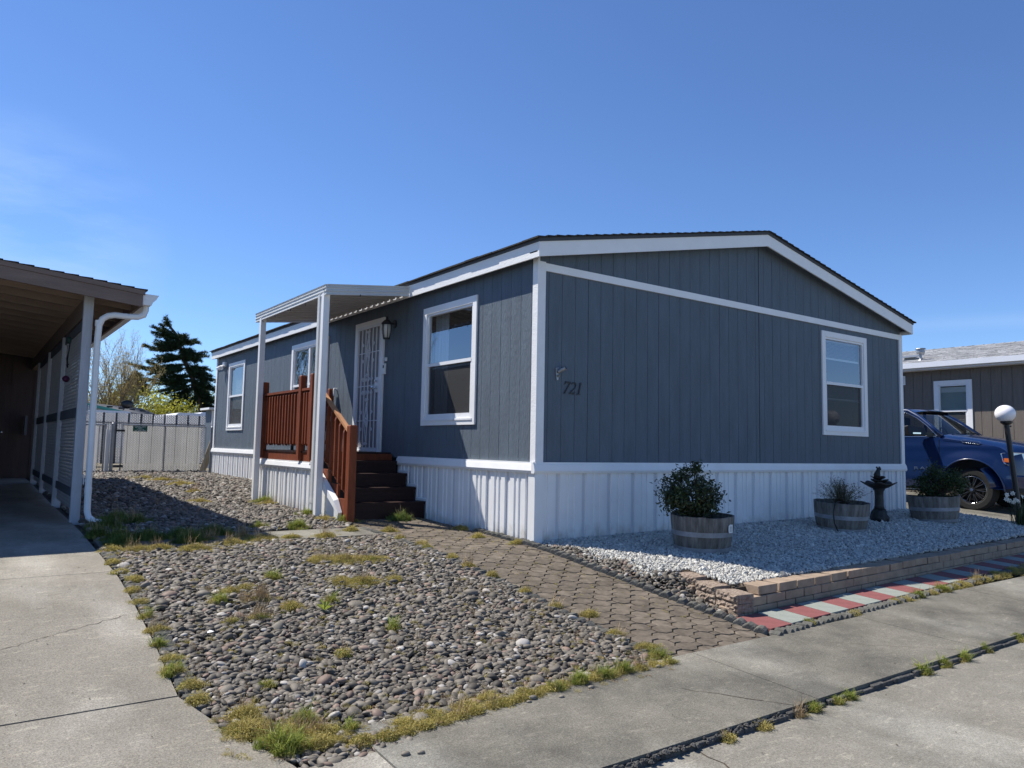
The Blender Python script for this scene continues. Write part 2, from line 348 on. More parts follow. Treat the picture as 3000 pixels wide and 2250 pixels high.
def basis(x, y, o):
    x = Vector(x); y = Vector(y); z = x.cross(y); m = Matrix((x, y, z)).transposed().to_4x4(); m.translation = Vector(o); return m

# ------------------------------------------------------------------ the setting
def sheet(name, rows, zoff, m, nx=6, thick=.12, zf=None, label=None):
    """rows: (y, x0, x1); a slab following the fall of the ground"""
    b = MB(); nr = len(rows); zf = zf or (lambda x, y: g(y))
    for (y, x0, x1) in rows:
        for i in range(nx+1):
            x = x0+(x1-x0)*i/nx; b.v.append((x, y, zf(x, y)+zoff))
    n1 = nx+1
    for j in range(nr-1):
        for i in range(nx): b.f.append((j*n1+i, j*n1+i+1, (j+1)*n1+i+1, (j+1)*n1+i))
    ring = [i for i in range(n1)]+[j*n1+nx for j in range(1, nr)]+[(nr-1)*n1+i for i in range(nx-1, -1, -1)]+[j*n1 for j in range(nr-2, 0, -1)]
    o = len(b.v)
    for i in ring: v = b.v[i]; b.v.append((v[0], v[1], v[2]-thick))
    for k in range(len(ring)): a, c = ring[k], ring[(k+1) % len(ring)]; b.f.append((a, o+k, o+(k+1) % len(ring), c))
    b.m = [0]*len(b.f)
    ob = b.build(name, m, recalc=True); tag(ob, kind='structure')
    return ob
def ys(a, b, st=.3):
    n = max(1, int(round((b-a)/st))); base = [a+(b-a)*i/n for i in range(n+1)]
    return sorted(set([round(v, 4) for v in base+[q for q in GY if a < q < b]]))
gr = MB(); yy = [-60, -30, -12, -6]+ys(-4.05, 15, 1)+[20, 30, 60, 200, 600, 1600]
xx = [-1600, -300, -60, -20, -9, -5, 0, 4, 9, 16, 40, 120, 400, 1600]
for y in yy:
    for x in xx: gr.v.append((x, y, g(y)-.09))
n1 = len(xx)
for j in range(len(yy)-1):
    for i in range(n1-1): gr.f.append((j*n1+i, j*n1+i+1, (j+1)*n1+i+1, (j+1)*n1+i))
gr.m = [0]*len(gr.f); tag(gr.build('ground', 'field'), kind='structure')

# street and apron (a real lip of 3 cm between them, broken at its left end)
sheet('street', [(y, -30, 30) for y in (-40, -20, -10, -8, -6, -5, -4.06)], -.025, 'street_concrete', 30, zf=lambda x, y: -.425-.0006*abs(y+4))
JT = .008   # width of a joint between two slabs
def drive_edge(y): return float(np.interp(y, [-3.5, -3.25, -2.9, -2.4, -1.6, 0, 20], [-3.9, -3.93, -4.07, -4.2, -4.17, -4.15, -4.15]))
for a, c in ((-4.05, -2.4), (-2.4+JT*2, .18), (.18+JT, 2.78), (2.78+JT, 4.6), (4.6+JT, 7.3), (7.3+JT, 9.9), (9.9+JT, 12.4)):
    sheet('driveway', [(y, -8.6, drive_edge(y) if y > -3.4 else -3.55) for y in sorted(set(ys(a, c, .25)+([-3.4, -3.39] if a < -3.4 else [])))], 0.0, 'drive_concrete', 8)
xs_ = [-3.55+JT, -1.0, 1.15, 3.4, 5.8, 8.6]
for a, c in zip(xs_[:-1], xs_[1:]):
    rows = []
    for y in (-4.05, -3.8, -3.5, -3.3, -3.1, -3.0):
        rows.append((y, a, c-JT))
    def zf(x, y): return g(y)
    sheet('pavement_apron', [r for r in rows if (r[0] <= -3.1 or a > -1.0)], .004, 'apron_concrete', 10)
# rear concrete strip across the yard, from the driveway to the steps
sheet('concrete_path', [(y, -4.1, -1.2) for y in (1.2, 1.5, 1.8)], .0, 'apron_concrete', 8)
sheet('truck_driveway', [(y, 8.95, 14.6) for y in ys(-3.0, 16, .8)], .0, 'apron_concrete', 5)
sheet('yard_soil', [(y, -4.14, -1.24) for y in ys(-3.15, 1.2, .3)], -.035, 'dirt', 8)
sheet('yard_soil', [(y, -4.0 if y > -3.3 else -3.88, -3.3 if y < -3.3 else -2.0) for y in (-3.44, -3.31, -3.3, -3.14)], -.036, 'dirt', 4)
sheet('side_yard_soil', [(y, -4.14, .1 if y > 5.8 else -.8) for y in ys(1.8, 15.5, .5)], -.03, 'dirt', 8)
o_ = sheet('chip_bed_soil', [(y, wall_left(y)+.20, 8.95) for y in (-2.55, -2.3, -2.0, -1.81)], -.03, 'dirt', 24, zf=bed)
for v in o_.data.vertices:      # its front edge follows the back of the block wall
    lim = -2.66+.043*v.co.x+.17
    if v.co.y < lim: v.co.y = lim
sheet('chip_bed_soil', [(y, -.14, 8.95) for y in [-1.795, -1.6]+[-1.5+.25*i for i in range(7)]], -.034, 'dirt', 60, zf=bed)

# crumbled concrete along the lip
b = MB()
for i in range(260):
    t = random.random()**1.8; x = -2.95+1.9*t; y = -4.06+random.gauss(0, .012)-.012*(1-t); r = random.uniform(.008, .028)*(1.15-t*.6)
    n = 6; b.lathe([(r*.5, -r*.3), (r*random.uniform(.8, 1.1), 0), (r*.45, r*.5)], (x, y, -.435+random.uniform(0, .02)), n, 1, random.uniform(.6, 1), lambda a, q, z: random.uniform(.7, 1.2))
tag(b.build('broken_concrete', 'rubble'), 'crumbled grey concrete bits along the broken pavement lip', 'rubble', kind='stuff')
b = MB()
for i in range(90):
    x = -2.9+i*.13+random.uniform(-.03, .03); b.box(x, x+.14, -4.075-random.uniform(0, .012), -4.045, -.46, -.418-random.uniform(0, .012))
tag(b.build('pavement_lip', 'rubble', bevel=.006), kind='structure')

# ---- paver path: octagon and key pavers
def paver_path():
    b = MB(); p = .158; gap = .011
    q = p/(1+math.sqrt(2))           # side of the octagon
    def piece(poly, z0, zt, dz):
        cx = sum(v[0] for v in poly)/len(poly); cy = sum(v[1] for v in poly)/len(poly); n = len(poly); k = .95
        top = [(cx+(x-cx)*k, cy+(y-cy)*k) for x, y in poly]
        z = lambda x, y, o: g(y)+o
        vs = [(x, y, z(x, y, z0)) for x, y in poly]+[(x, y, z(x, y, zt-.0025)+dz) for x, y in poly]+[(x, y, z(x, y, zt)+dz) for x, y in top]
        b.add(vs, [(i, (i+1) % n, n+(i+1) % n, n+i) for i in range(n)]+[(n+i, n+(i+1) % n, 2*n+(i+1) % n, 2*n+i) for i in range(n)]+[tuple(range(2*n, 3*n))])
    c45 = math.cos(math.pi/4); x0, x1, y0, y1 = -1.22, -.13, -3.12, 2.5
    def W(u, v): return (-.7+(u+v)*c45, -.3+(v-u)*c45)
    def clip(poly):
        for ax, lim, sg in ((0, x0, 1), (0, x1, -1), (1, y0, 1), (1, y1, -1)):
            o = []
            for i in range(len(poly)):
                a, c = poly[i], poly[(i+1) % len(poly)]; ia = (a[ax]-lim)*sg >= 0; ic = (c[ax]-lim)*sg >= 0
                if ia: o.append(a)
                if ia != ic: t = (lim-a[ax])/(c[ax]-a[ax]); o.append((a[0]+(c[0]-a[0])*t, a[1]+(c[1]-a[1])*t))
            poly = o
            if len(poly) < 3: return None
        ar = abs(sum(poly[i][0]*poly[(i+1) % len(poly)][1]-poly[(i+1) % len(poly)][0]*poly[i][1] for i in range(len(poly))))/2
        return poly if ar > 4e-4 else None
    h = p/2-gap/2; s = q/2-gap*.2; e = gap*.72
    for i in range(-36, 37):
        for j in range(-36, 37):
            cu, cv = i*p, j*p; dz = random.uniform(-.0035, .0035)
            # octagon with the key square joined at its (+,+) corner
            o8 = [(-s, -h), (s, -h), (h, -s), (h, s), (p-q/2-e*.6, p/2-e*.2), (p/2-e*.2, p-q/2-e*.6), (s, h), (-s, h), (-h, s), (-h, -s)]
            if (i*7+j*13) % 5 < 2:      # some keys are cut off from their octagon by a crack
                o8 = o8[:4]+o8[6:]; K = [(h+gap*.2, s+gap*.75), (p-q/2-e*.6, p/2-e*.2), (p/2-e*.2, p-q/2-e*.6), (s+gap*.75, h+gap*.2)]
                P = clip([W(cu+a, cv+c) for a, c in K])
                if P: piece(P, -.05, .0, random.uniform(-.004, .003))
            P = clip([W(cu+a, cv+c) for a, c in o8][::-1][::-1])
            if P: piece(P, -.05, .0, dz)
    return b.build('paver_path', 'paver', recalc=False)
pv = paver_path(); tag(pv, kind='structure')
sheet('path_joint_sand', [(y, -1.24, -.11) for y in ys(-3.12, 2.5, .3)], -.011, 'paver_joint', 4)

# ---- instancing for what nobody could count (pebbles, chips, grass)
LIB = bpy.data.collections.new('stone_library')
def lib_group(name, objs):
    c = bpy.data.collections.new(name)
    for i, o in enumerate(objs): c.objects.link(o)
    return c
def raw(name, vs, fs, m, smooth):
    me = bpy.data.meshes.new(name); me.from_pydata([tuple(v) for v in vs], [], fs); me.materials.append(MATS[m])
    if smooth: me.polygons.foreach_set('use_smooth', [True]*len(me.polygons))
    return bpy.data.objects.new(name, me)
def ico(sub):
    bm = bmesh.new(); bmesh.ops.create_icosphere(bm, subdivisions=sub, radius=1); v = [x.co.copy() for x in bm.verts]; f = [tuple(q.index for q in x.verts) for x in bm.faces]; bm.free(); return v, f
def scatter(name, pts, rot, scl, vid, coll, label, cat):
    me = bpy.data.meshes.new(name); me.from_pydata([tuple(p) for p in pts], [], [])
    for nm, arr in (('rot', rot), ('scl', scl)):
        a = me.attributes.new(nm, 'FLOAT_VECTOR', 'POINT'); a.data.foreach_set('vector', np.asarray(arr, dtype=np.float32).ravel())
    a = me.attributes.new('vid', 'INT', 'POINT'); a.data.foreach_set('value', np.asarray(vid, dtype=np.int32))
    ob = bpy.data.objects.new(name, me); COL.objects.link(ob)
    ng = bpy.data.node_groups.new(name, 'GeometryNodeTree')
    ng.interface.new_socket('Geometry', in_out='INPUT', socket_type='NodeSocketGeometry'); ng.interface.new_socket('Geometry', in_out='OUTPUT', socket_type='NodeSocketGeometry')
    gi = ng.nodes.new('NodeGroupInput'); go = ng.nodes.new('NodeGroupOutput'); ip = ng.nodes.new('GeometryNodeInstanceOnPoints'); ci = ng.nodes.new('GeometryNodeCollectionInfo')
    ci.inputs['Collection'].default_value = coll; ci.inputs['Separate Children'].default_value = True; ci.inputs['Reset Children'].default_value = True
    def at(nm, dt):
        n = ng.nodes.new('GeometryNodeInputNamedAttribute'); n.data_type = dt; n.inputs['Name'].default_value = nm; return n.outputs['Attribute']
    e2r = ng.nodes.new('FunctionNodeEulerToRotation')
    l = ng.links.new; l(gi.outputs[0], ip.inputs['Points']); l(ci.outputs[0], ip.inputs['Instance']); ip.inputs['Pick Instance'].default_value = True
    l(at('vid', 'INT'), ip.inputs['Instance Index']); l(at('rot', 'FLOAT_VECTOR'), e2r.inputs[0]); l(e2r.outputs[0], ip.inputs['Rotation']); l(at('scl', 'FLOAT_VECTOR'), ip.inputs['Scale'])
    l(ip.outputs[0], go.inputs[0]); md = ob.modifiers.new('scatter', 'NODES'); md.node_group = ng
    return tag(ob, label, cat, kind='stuff')
def pebble_lib():
    V, Fc = ico(2); obs = []
    for i, m in enumerate(['pebble']*6+['pebble_warm']*1+['pebble_pale']*1):
        ax = Vector((1, random.uniform(.68, .9), random.uniform(.40, .54))); k = Vector((random.uniform(-1, 1), random.uniform(-1, 1), random.uniform(-1, 1)))
        vs = [Vector((v.x*ax.x, v.y*ax.y, v.z*ax.z))*(1+.10*math.sin(v.dot(k)*2.5+i)) for v in V]
        obs.append(raw('pebble', vs, Fc, m, True))
    return lib_group('pebble_variants', obs)
def chip_lib():
    V, Fc = ico(1); obs = []
    for i, m in enumerate(['chip_white']*5+['chip_grey']*2):
        vs = [Vector((v.x, v.y*.8, v.z*.62))*random.uniform(.72, 1.12) for v in V]; obs.append(raw('chip', vs, Fc, m, False))
    return lib_group('chip_variants', obs)
PEB = pebble_lib(); CHIP = chip_lib()
def hexgrid(x0, x1, y0, y1, d, jit):
    pts = []; j = 0; y = y0
    while y < y1:
        x = x0+(d/2 if j % 2 else 0)
        while x < x1: pts.append((x+RNG.normal(0, jit*d), y+RNG.normal(0, jit*d))); x += d
        y += d*.866; j += 1
    return pts
def stones(name, regions, inside, zf, coll, nv, weights, size, label, cat, layers=2, tilt=.5):
    P, R, Sc, Vv = [], [], [], []
    for (x0, x1, y0, y1, d, k) in regions:
        for l in range(layers):
            for (x, y) in hexgrid(x0, x1, y0, y1, d*(1 if l == 0 else 1.25), .28):
                if not inside(x, y): continue
                s = size*k*RNG.lognormal(0, .30)
                P.append((x, y, zf(x, y)+(0 if l == 0 else .45*size*k)+RNG.normal(0, .12)*size*k)); R.append((RNG.normal(0, tilt), RNG.normal(0, tilt), RNG.uniform(0, 6.28)))
                Sc.append((s*RNG.uniform(.9, 1.2), s*RNG.uniform(.85, 1.1), s*RNG.uniform(.8, 1.1))); Vv.append(int(RNG.choice(nv, p=weights)))
    return scatter(name, P, R, Sc, Vv, coll, label, cat)
pw = np.array([.145]*6+[.07, .055]); pw /= pw.sum()
def in_front(x, y):
    lo = float(np.interp(x, [-4.2, -4.05, -3.92, -3.4, -3.1, -2.6, -1.9, -1.25], [-2.6, -3.1, -3.42, -3.42, -3.27, -3.22, -3.14, -3.12]))
    return lo+.02 < y < 1.17+.05*math.sin(x*4) and drive_edge(y)+.02 < x < -1.27+.03*math.sin(y*9)
stones('river_pebbles', [(-4.25, -1.22, -3.45, -1.2, .0355, 1.0), (-4.25, -1.22, -1.2, 1.3, .038, 1.04)], in_front, lambda x, y: g(y)-.016, PEB, 8, pw, .0228,
       'rounded dark grey river pebbles in front of the paver path', 'pebbles', 2, .32)
def in_back(x, y):
    if not (-4.06 < x < (.0 if y > 5.9 else -1.3) and 1.86+.06*math.sin(x*5) < y < 15.5): return False
    return x < -1.3 or y > 5.9
stones('side_yard_pebbles', [(-4.1, -1.2, 1.8, 6, .047, 1.25), (-4.1, .1, 6, 15.5, .06, 1.6)], in_back, lambda x, y: g(y)-.012, PEB, 8, pw, .022,
       'rounded grey pebbles in the side yard between carport and house', 'pebbles')
cw = np.array([.17]*5+[.075]*2); cw /= cw.sum()
WF = lambda x: float(np.interp(x, [.05, 6.7, 9], [-2.66, -2.37, -2.3]))      # front face line of the block wall
def in_bed(x, y):
    if not (-.02 < x < 8.9 and WF(x)+.205 < y < .0): return False
    if y < -1.80: return x > wall_left(y)+.15
    return x > .10+.06*math.sin(y*9)
stones('white_chips', [(-.05, 3.4, -2.6, 0, .031, 1.0), (3.4, 8.9, -2.6, 0, .036, 1.15)], in_bed, lambda x, y: bed(x, y)-.006, CHIP, 7, cw, .0165,
       'crushed white stone chips filling the raised bed', 'gravel', 2, .8)
stones('spilled_pebbles', [(-.05, .42, -2.6, -.1, .034, 1.12)], lambda x, y: (x < wall_left(y)-.02 and x > -.02) if y < -1.8 else (x < .17+.06*math.sin(y*9)), lambda x, y: bed(x, y)-.005, PEB, 8, pw, .020,
       'loose stones between the scalloped edging and the raised bed', 'pebbles', 1)

# ---- grass and weeds
def tuft(n, h, spread, wd, lean, mname, curl=.5, seed=0):
    r = random.Random(seed); b = []; f = []
    for i in range(n):
        a = r.uniform(0, 6.28); d = spread*math.sqrt(r.random()); x, y = d*math.cos(a), d*math.sin(a); th = r.uniform(0, 6.28)
        hh = h*r.uniform(.5, 1.15); le = lean*r.uniform(.3, 1.3); dx, dy = math.cos(th)*le*hh, math.sin(th)*le*hh; px, py = -math.sin(th)*wd/2, math.cos(th)*wd/2
        o = len(b); b += [(x-px, y-py, 0), (x+px, y+py, 0), (x+dx*.4-px*.8, y+dy*.4-py*.8, hh*.6), (x+dx*.4+px*.8, y+dy*.4+py*.8, hh*.6), (x+dx, y+dy, hh*(1-curl*le*.5))]
        f += [(o, o+1, o+3, o+2), (o+2, o+3, o+4)]
    return raw('grass_blade', b, f, mname, False)
def moss(n, r0, h, mname, seed):
    r = random.Random(seed); b = []; f = []
    for i in range(n):
        a = r.uniform(0, 6.28); d = r0*math.sqrt(r.random()); c = Vector((d*math.cos(a), d*math.sin(a), h*r.random()*(1-(d/r0)**2*.7))); s = r.uniform(.0022, .0048)
        q = Vector((r.gauss(0, 1), r.gauss(0, 1), r.gauss(0, 1))).normalized(); e = q.orthogonal().normalized(); w_ = q.cross(e)
        o = len(b); b += [c-e*s, c+w_*s*.6, c+e*s, c-w_*s*.6]; f.append((o, o+1, o+2, o+3))
        if i % 4 == 0:
            o = len(b); b += [(c.x-.0006, c.y, 0), (c.x+.0006, c.y, 0), tuple(c)]; f.append((o, o+1, o+2))
    return raw('weed_leaf', b, f, mname, False)
GR = lib_group('grass_variants', [tuft(34, .065, .028, .0030, .75, 'grass_green', seed=1), tuft(26, .09, .03, .0032, .8, 'grass_green', seed=2), tuft(34, .05, .035, .0024, .9, 'grass_yellow', seed=3),
     moss(150, .04, .035, 'grass_yellow', 4), moss(150, .045, .045, 'grass_yellow', 5), moss(120, .04, .03, 'grass_green', 6), tuft(30, .09, .04, .0035, .8, 'grass_dark', seed=7), moss(150, .05, .05, 'grass_dark', 8),
     tuft(14, .14, .03, .0022, .45, 'grass_dry', seed=9), moss(90, .04, .02, 'grass_dry', 10)])
# Collection Info sorts its children by name: record which index each variant got
names = sorted([o.name for o in GR.objects]); order = [o.name for o in GR.objects]; IDX = {i: names.index(n) for i, n in enumerate(order)}
WEED = [(-3.96,-2.75,.11,'m'),(-3.98,-2.95,.13,'m'),(-3.91,-3.12,.13,'g'),(-3.73,-2.94,.09,'g'),(-3.75,-3.2,.12,'m'),(-3.3,-3.19,.08,'m'),(-3.14,-3.18,.1,'m'),(-2.92,-3.16,.1,'m'),(-2.75,-3.12,.07,'m'),(-3.56,-3.28,.09,'m'),(-3.55,-3.12,.04,'g'),(-2.51,-3.15,.05,'m'),(-2.3,-3.18,.06,'g'),(-2.1,-3.16,.06,'g'),(-1.88,-3.17,.07,'g'),(-1.72,-3.15,.06,'g'),(-1.3,-3.05,.08,'g'),(-1.26,-2.89,.09,'m'),(-2.29,-.07,.23,'m'),(-2.88,-1.21,.06,'g'),(-2.44,-.83,.16,'m'),(-3.08,-.49,.08,'g'),(-3.36,-.68,.07,'m'),(-3.62,-.95,.06,'g'),(-3.48,-1.37,.08,'r'),(-3.66,-1.4,.04,'m'),(-4.15,-1.65,.04,'g'),(-4.17,-2.09,.08,'g'),(-4.12,-2.5,.05,'m'),(-4.15,-1.12,.04,'g'),(-4.06,-.21,.08,'m'),(-4.04,1.13,.13,'m'),(-3.82,1.09,.16,'m'),(-3.64,1.1,.13,'m'),(-3.34,.95,.16,'m'),(-2.97,1.12,.18,'m'),(-2.63,1.31,.18,'m'),(-4.03,2.0,.15,'d'),(-3.87,1.78,.17,'d'),(-3.63,1.69,.17,'d'),(-3.31,1.73,.17,'d'),(-2.98,1.78,.19,'d'),(-3.7,3.3,.18,'d'),(-3.55,3.0,.2,'d'),(-3.9,2.6,.2,'d'),(-3.3,1.4,.2,'d'),(-3.9,1.45,.18,'d'),(-1.34,5.15,.22,'g'),(-1.4,4.8,.15,'m'),(-1.99,1.98,.18,'g'),(-2.38,2.12,.13,'g'),(-1.4,3.15,.12,'g'),(-1.24,2.3,.16,'g'),(-1.4,2.55,.15,'m'),(-2.05,11.11,.22,'m'),(-1.87,10.14,.27,'m'),(-1.74,9.06,.29,'m'),(-1.91,7.23,.19,'m'),(-2.23,5.52,.13,'m'),(-1.13,-2.18,.1,'m'),(-1.3,-.66,.1,'m'),(-1.93,1.25,.13,'m'),(-2.29,1.3,.09,'m'),(-1.11,1.35,.11,'m'),(-1.5,1.55,.1,'m'),(.51,-3.04,.07,'g'),(1.2,-3.04,.07,'m'),(2.0,-2.98,.08,'m'),(2.46,-2.97,.09,'g'),(3.02,-2.95,.12,'g'),(3.52,-2.91,.16,'m'),(4.06,-2.85,.19,'m'),(4.6,-2.83,.19,'m'),(5.1,-2.82,.19,'m'),(5.6,-2.8,.19,'m'),(-1.25,-4.09,.04,'r'),(-1.1,-4.08,.04,'g'),(-.86,-4.08,.05,'g'),(-.72,-4.08,.04,'g'),(.24,-4.07,.07,'g'),(.54,-4.07,.07,'g'),(.83,-4.07,.07,'g'),(1.24,-4.06,.04,'g'),(1.85,-4.06,.07,'g'),(-1.89,-4.09,.04,'m'),(-1.59,-4.09,.04,'m'),(-3.1,1.5,.1,'r'),(-2.75,1.52,.1,'r'),(-3.2,-2.2,.03,'m'),(-2.7,-1.9,.03,'g'),(-3.75,-2.45,.03,'g'),(-.35,.6,.1,'m'),(-.2,1.2,.12,'m'),(-.15,.1,.1,'m'),(-1.2,.4,.1,'m'),(-.5,2.2,.12,'d')]
WEED += [(-3.45+.11*i, -3.3+.012*i, .06, 'm') for i in range(12)]+[(-2.1+.13*i, -3.17, .05, 'm' if i % 3 else 'g') for i in range(7)]+[(-4.0, -2.9, .13, 'm'), (-3.82, -3.05, .15, 'm'), (-3.88, -3.2, .12, 'g'), (-3.7, -3.1, .12, 'm'), (-3.35, -1.0, .12, 'r'), (-3.2, -1.25, .1, 'm'), (-3.5, -.75, .1, 'm'), (-2.6, -.75, .12, 'm'), (-2.15, -.85, .1, 'm'), (-2.5, .0, .16, 'm'), (-2.05, -.15, .14, 'm')]+[(-4.12, y, .06, 'm') for y in (-2.3, -1.9, -1.4, -.8, -.5, .1, .5)]+[(2.2+.28*i, -2.99+.012*i, .08, 'm') for i in range(15)]+[(-1.25, y, .05, 'm') for y in (-2.6, -1.9, -1.5, -1.0, -.3, .2, .8)]
MIX = {'m': ([3, 4, 5, 2, 9, 8], [.34, .26, .10, .17, .10, .03]), 'g': ([0, 1, 2, 5, 3], [.24, .12, .30, .12, .22]), 'r': ([9, 8, 5, 3], [.4, .3, .15, .15]), 'd': ([6, 7, 8, 1], [.42, .42, .06, .1])}
P, R, Sc, Vv = [], [], [], []
for (x, y, r, k) in WEED:
    far = 1+max(0, (y+1)*.07); n = int(math.pi*r*r*1900/far**1.5)+10; ids, pr = MIX[k]; st_x, st_y = RNG.uniform(.7, 1.5), RNG.uniform(.5, 1.1)
    for i in range(n):
        a = RNG.uniform(0, 6.28); d = r*abs(RNG.normal(0, .62)); px, py = x+d*math.cos(a)*st_x, y+d*math.sin(a)*st_y*(.9 if y > -2.8 else .6)
        if px < drive_edge(py)-.03 or (x < -1.0 and y > -3.6 and py < -3.52): continue
        s = RNG.uniform(.45, 1.25)*far*(1.25-.55*min(1.3, d/r)); P.append((px, py, (bed(px, py) if px > 0 and py > -2.2 else g(py) if py > -4.04 else -.45)-.004)); R.append((RNG.normal(0, .2), RNG.normal(0, .2), RNG.uniform(0, 6.28))); Sc.append((s, s, s*RNG.uniform(.55, 1.15)))
        Vv.append(IDX[int(RNG.choice(ids, p=pr))])
for i in range(900):   # sparse sprigs in the paver joints and pebbles
    px, py = RNG.uniform(-1.25, -.1), RNG.uniform(-2.6, 2.4); s = RNG.uniform(.15, .4)
    P.append((px, py, g(py)-.004)); R.append((0, 0, RNG.uniform(0, 6.28))); Sc.append((s, s, s)); Vv.append(IDX[int(RNG.choice([3, 9, 2]))])
for i in range(1900):
    px, py = RNG.uniform(-4.15, -1.3), RNG.uniform(-3.3, 1.15); s = RNG.uniform(.15, .5)
    if py < -2.9 or px < -4.0 or RNG.random() < .3: s *= 1.5
    elif math.sin(px*3.1+1)+math.cos(py*2.3+px) < .1 and not (px < -2.7 and py > -1.7 and RNG.random() < .8): continue
    P.append((px, py, g(py))); R.append((0, 0, RNG.uniform(0, 6.28))); Sc.append((s, s, s)); Vv.append(IDX[int(RNG.choice([3, 9, 2, 9, 8, 3]))])
scatter('weeds', P, R, Sc, Vv, GR, 'yellow green weeds, moss and grass tufts growing at the edges and between the stones', 'weeds')

# ------------------------------------------------------------------ leaves helper
def leaves(b, pts, size, flat=.0, asp=.5, fold=True):
    for c in pts:
        c = Vector(c); q = Vector((random.gauss(0, 1), random.gauss(0, 1), random.gauss(0, 1)+flat)).normalized(); e = q.orthogonal().normalized()
        e = (Matrix.Rotation(random.uniform(0, 6.28), 3, q) @ e); w_ = q.cross(e); s = size*random.uniform(.6, 1.25)
        if fold: b.add([c-e*s, c+w_*s*asp-q*s*.15, c+e*s, c-w_*s*asp-q*s*.15], [(0, 1, 2), (0, 2, 3)])
        else: b.add([c-e*s, c+w_*s*asp, c+e*s, c-w_*s*asp], [(0, 1, 2, 3)])

# ================================================================== THE BLUE HOUSE
W, LEN = 8.2, 13.6
SL = .203            # rise of the roof per metre
house = thing('manufactured_home', 'blue grey manufactured home with white trim, white skirting and house number 721', 'house', (0, 0, 0))
BW = .2032
def siding(T, u0, u1, ztop, zbot, openings, start, extra=()):
    b = MB(); b.T = T; segs = []; u = u0
    gs = [start+k*BW for k in range(-2, int((u1-u0)/BW)+3)]
    cuts = [(x, x+(.0075 if int(round((x-start)/BW)) % 6 == 3 else .0052), -.009 if int(round((x-start)/BW)) % 6 == 3 else -.0055) for x in gs if u0+.01 < x < u1-.02]+[(x, x+wd, -.02) for x, wd in extra]
    cuts.sort(); segs = []
    for a, c, d in cuts:
        if a < u: continue
        segs.append((u, a, 0)); segs.append((a, c, d)); u = c
    segs.append((u, u1, 0)); prev = 0
    for a, c, d in segs:
        if d != prev:
            zz = zbot
            for o in sorted([o for o in openings if o[0] < a < o[1]], key=lambda o: o[2]): b.add([(a, prev, zz), (a, d, zz), (a, d, o[2]), (a, prev, o[2])], [(0, 1, 2, 3)]); zz = o[3]
            b.add([(a, prev, zz), (a, d, zz), (a, d, ztop(a)), (a, prev, ztop(a))], [(0, 1, 2, 3)])
        prev = d
        es = sorted(set([a, c]+[e for o in openings for e in o[:2] if a < e < c]))
        for p, q in zip(es[:-1], es[1:]):
            iv = [(zbot, None)]; m = (p+q)/2; zz = zbot; lst = []
            for o in sorted([o for o in openings if o[0] < m < o[1]], key=lambda o: o[2]): lst.append((zz, o[2])); zz = o[3]
            for z0, z1 in lst: b.add([(p, d, z0), (q, d, z0), (q, d, z1), (p, d, z1)], [(0, 1, 2, 3)])
            b.add([(p, d, zz), (q, d, zz), (q, d, ztop(q)), (p, d, ztop(p))], [(0, 1, 2, 3)])
    return b
WIN1 = (1.34, 2.54, 1.41, 2.89); WIN2 = (6.22, 7.9, 1.41, 2.89); WIN3 = (11.22, 12.37, 1.41, 2.88); DOOR = (3.97, 4.85, .95, 2.96); WING = (5.79, 6.94, 1.42, 2.9)
siding(TL, .0, LEN, lambda u: 3.3, .86, [WIN1, WIN2, WIN3, DOOR], .12).build('long_wall', 'siding_blue', house, recalc=False)
gtop = lambda x: 3.25+SL*min(x, W-x)+.02
siding(TG, .0, W, gtop, .86, [WING], .152, extra=[(W/2-.009, .016)]).build('gable_wall', 'siding_blue', house, recalc=False)
b = MB(); b.box(W-.02, W, .02, LEN, 0, 3.25); b.box(0.02, W-.03, LEN-.02, LEN-.001, 0, 3.25); b.box(.08, W-.08, .08, LEN-.08, .80, .84)
b.add([(0.02, LEN-.01, 3.25), (W-.02, LEN-.01, 3.25), (W/2, LEN-.01, 3.25+SL*W/2)], [(0, 1, 2)]); b.build('rear_wall', 'siding_blue', house)
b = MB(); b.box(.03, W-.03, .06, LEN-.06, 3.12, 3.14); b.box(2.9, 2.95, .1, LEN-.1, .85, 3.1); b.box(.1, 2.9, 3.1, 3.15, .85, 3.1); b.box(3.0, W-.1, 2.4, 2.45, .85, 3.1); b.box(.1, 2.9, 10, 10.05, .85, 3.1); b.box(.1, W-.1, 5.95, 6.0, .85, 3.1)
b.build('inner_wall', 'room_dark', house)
# roof: stepped courses of shingles
OX, OY = .13, .17
zf0, zf1, zrf = 3.18, 3.35, 3.392
def roofside(sgn):
    b = MB(); run = W/2+OX+.045; n = int(run/.14); st = run/n
    for k in range(n):
        a = k*st; c = (k+1)*st; x0 = (-OX-.045+a) if sgn < 0 else (W+OX+.045-a); x1 = (-OX-.045+c+.03) if sgn < 0 else (W+OX+.045-c-.03)
        ny = 46; 
        za = zrf+SL*(a-.045); zc = zrf+SL*(c+.03-.045)
        ylist = [-OY-.04+(LEN+2*OY+.08)*i/ny for i in range(ny+1)]
        for y0, y1 in zip(ylist[:-1], ylist[1:]):
            j = random.uniform(0, .006); e = random.uniform(0, .012)*(1 if sgn < 0 else -1)
            p = [(x0-e, y0, za+.0), (x0-e, y1, za+.0), (x0-e, y1, za+.016+j), (x0-e, y0, za+.016+j)]; q = [(x1, y0, zc), (x1, y1, zc), (x1, y1, zc+.004), (x1, y0, zc+.004)]
            b.hexa(p, q)
    return b
roof = roofside(-1).build('roof', 'shingle_dark', house, recalc=False); roofside(1).build('roof_slope', 'shingle_dark', roof, recalc=False)
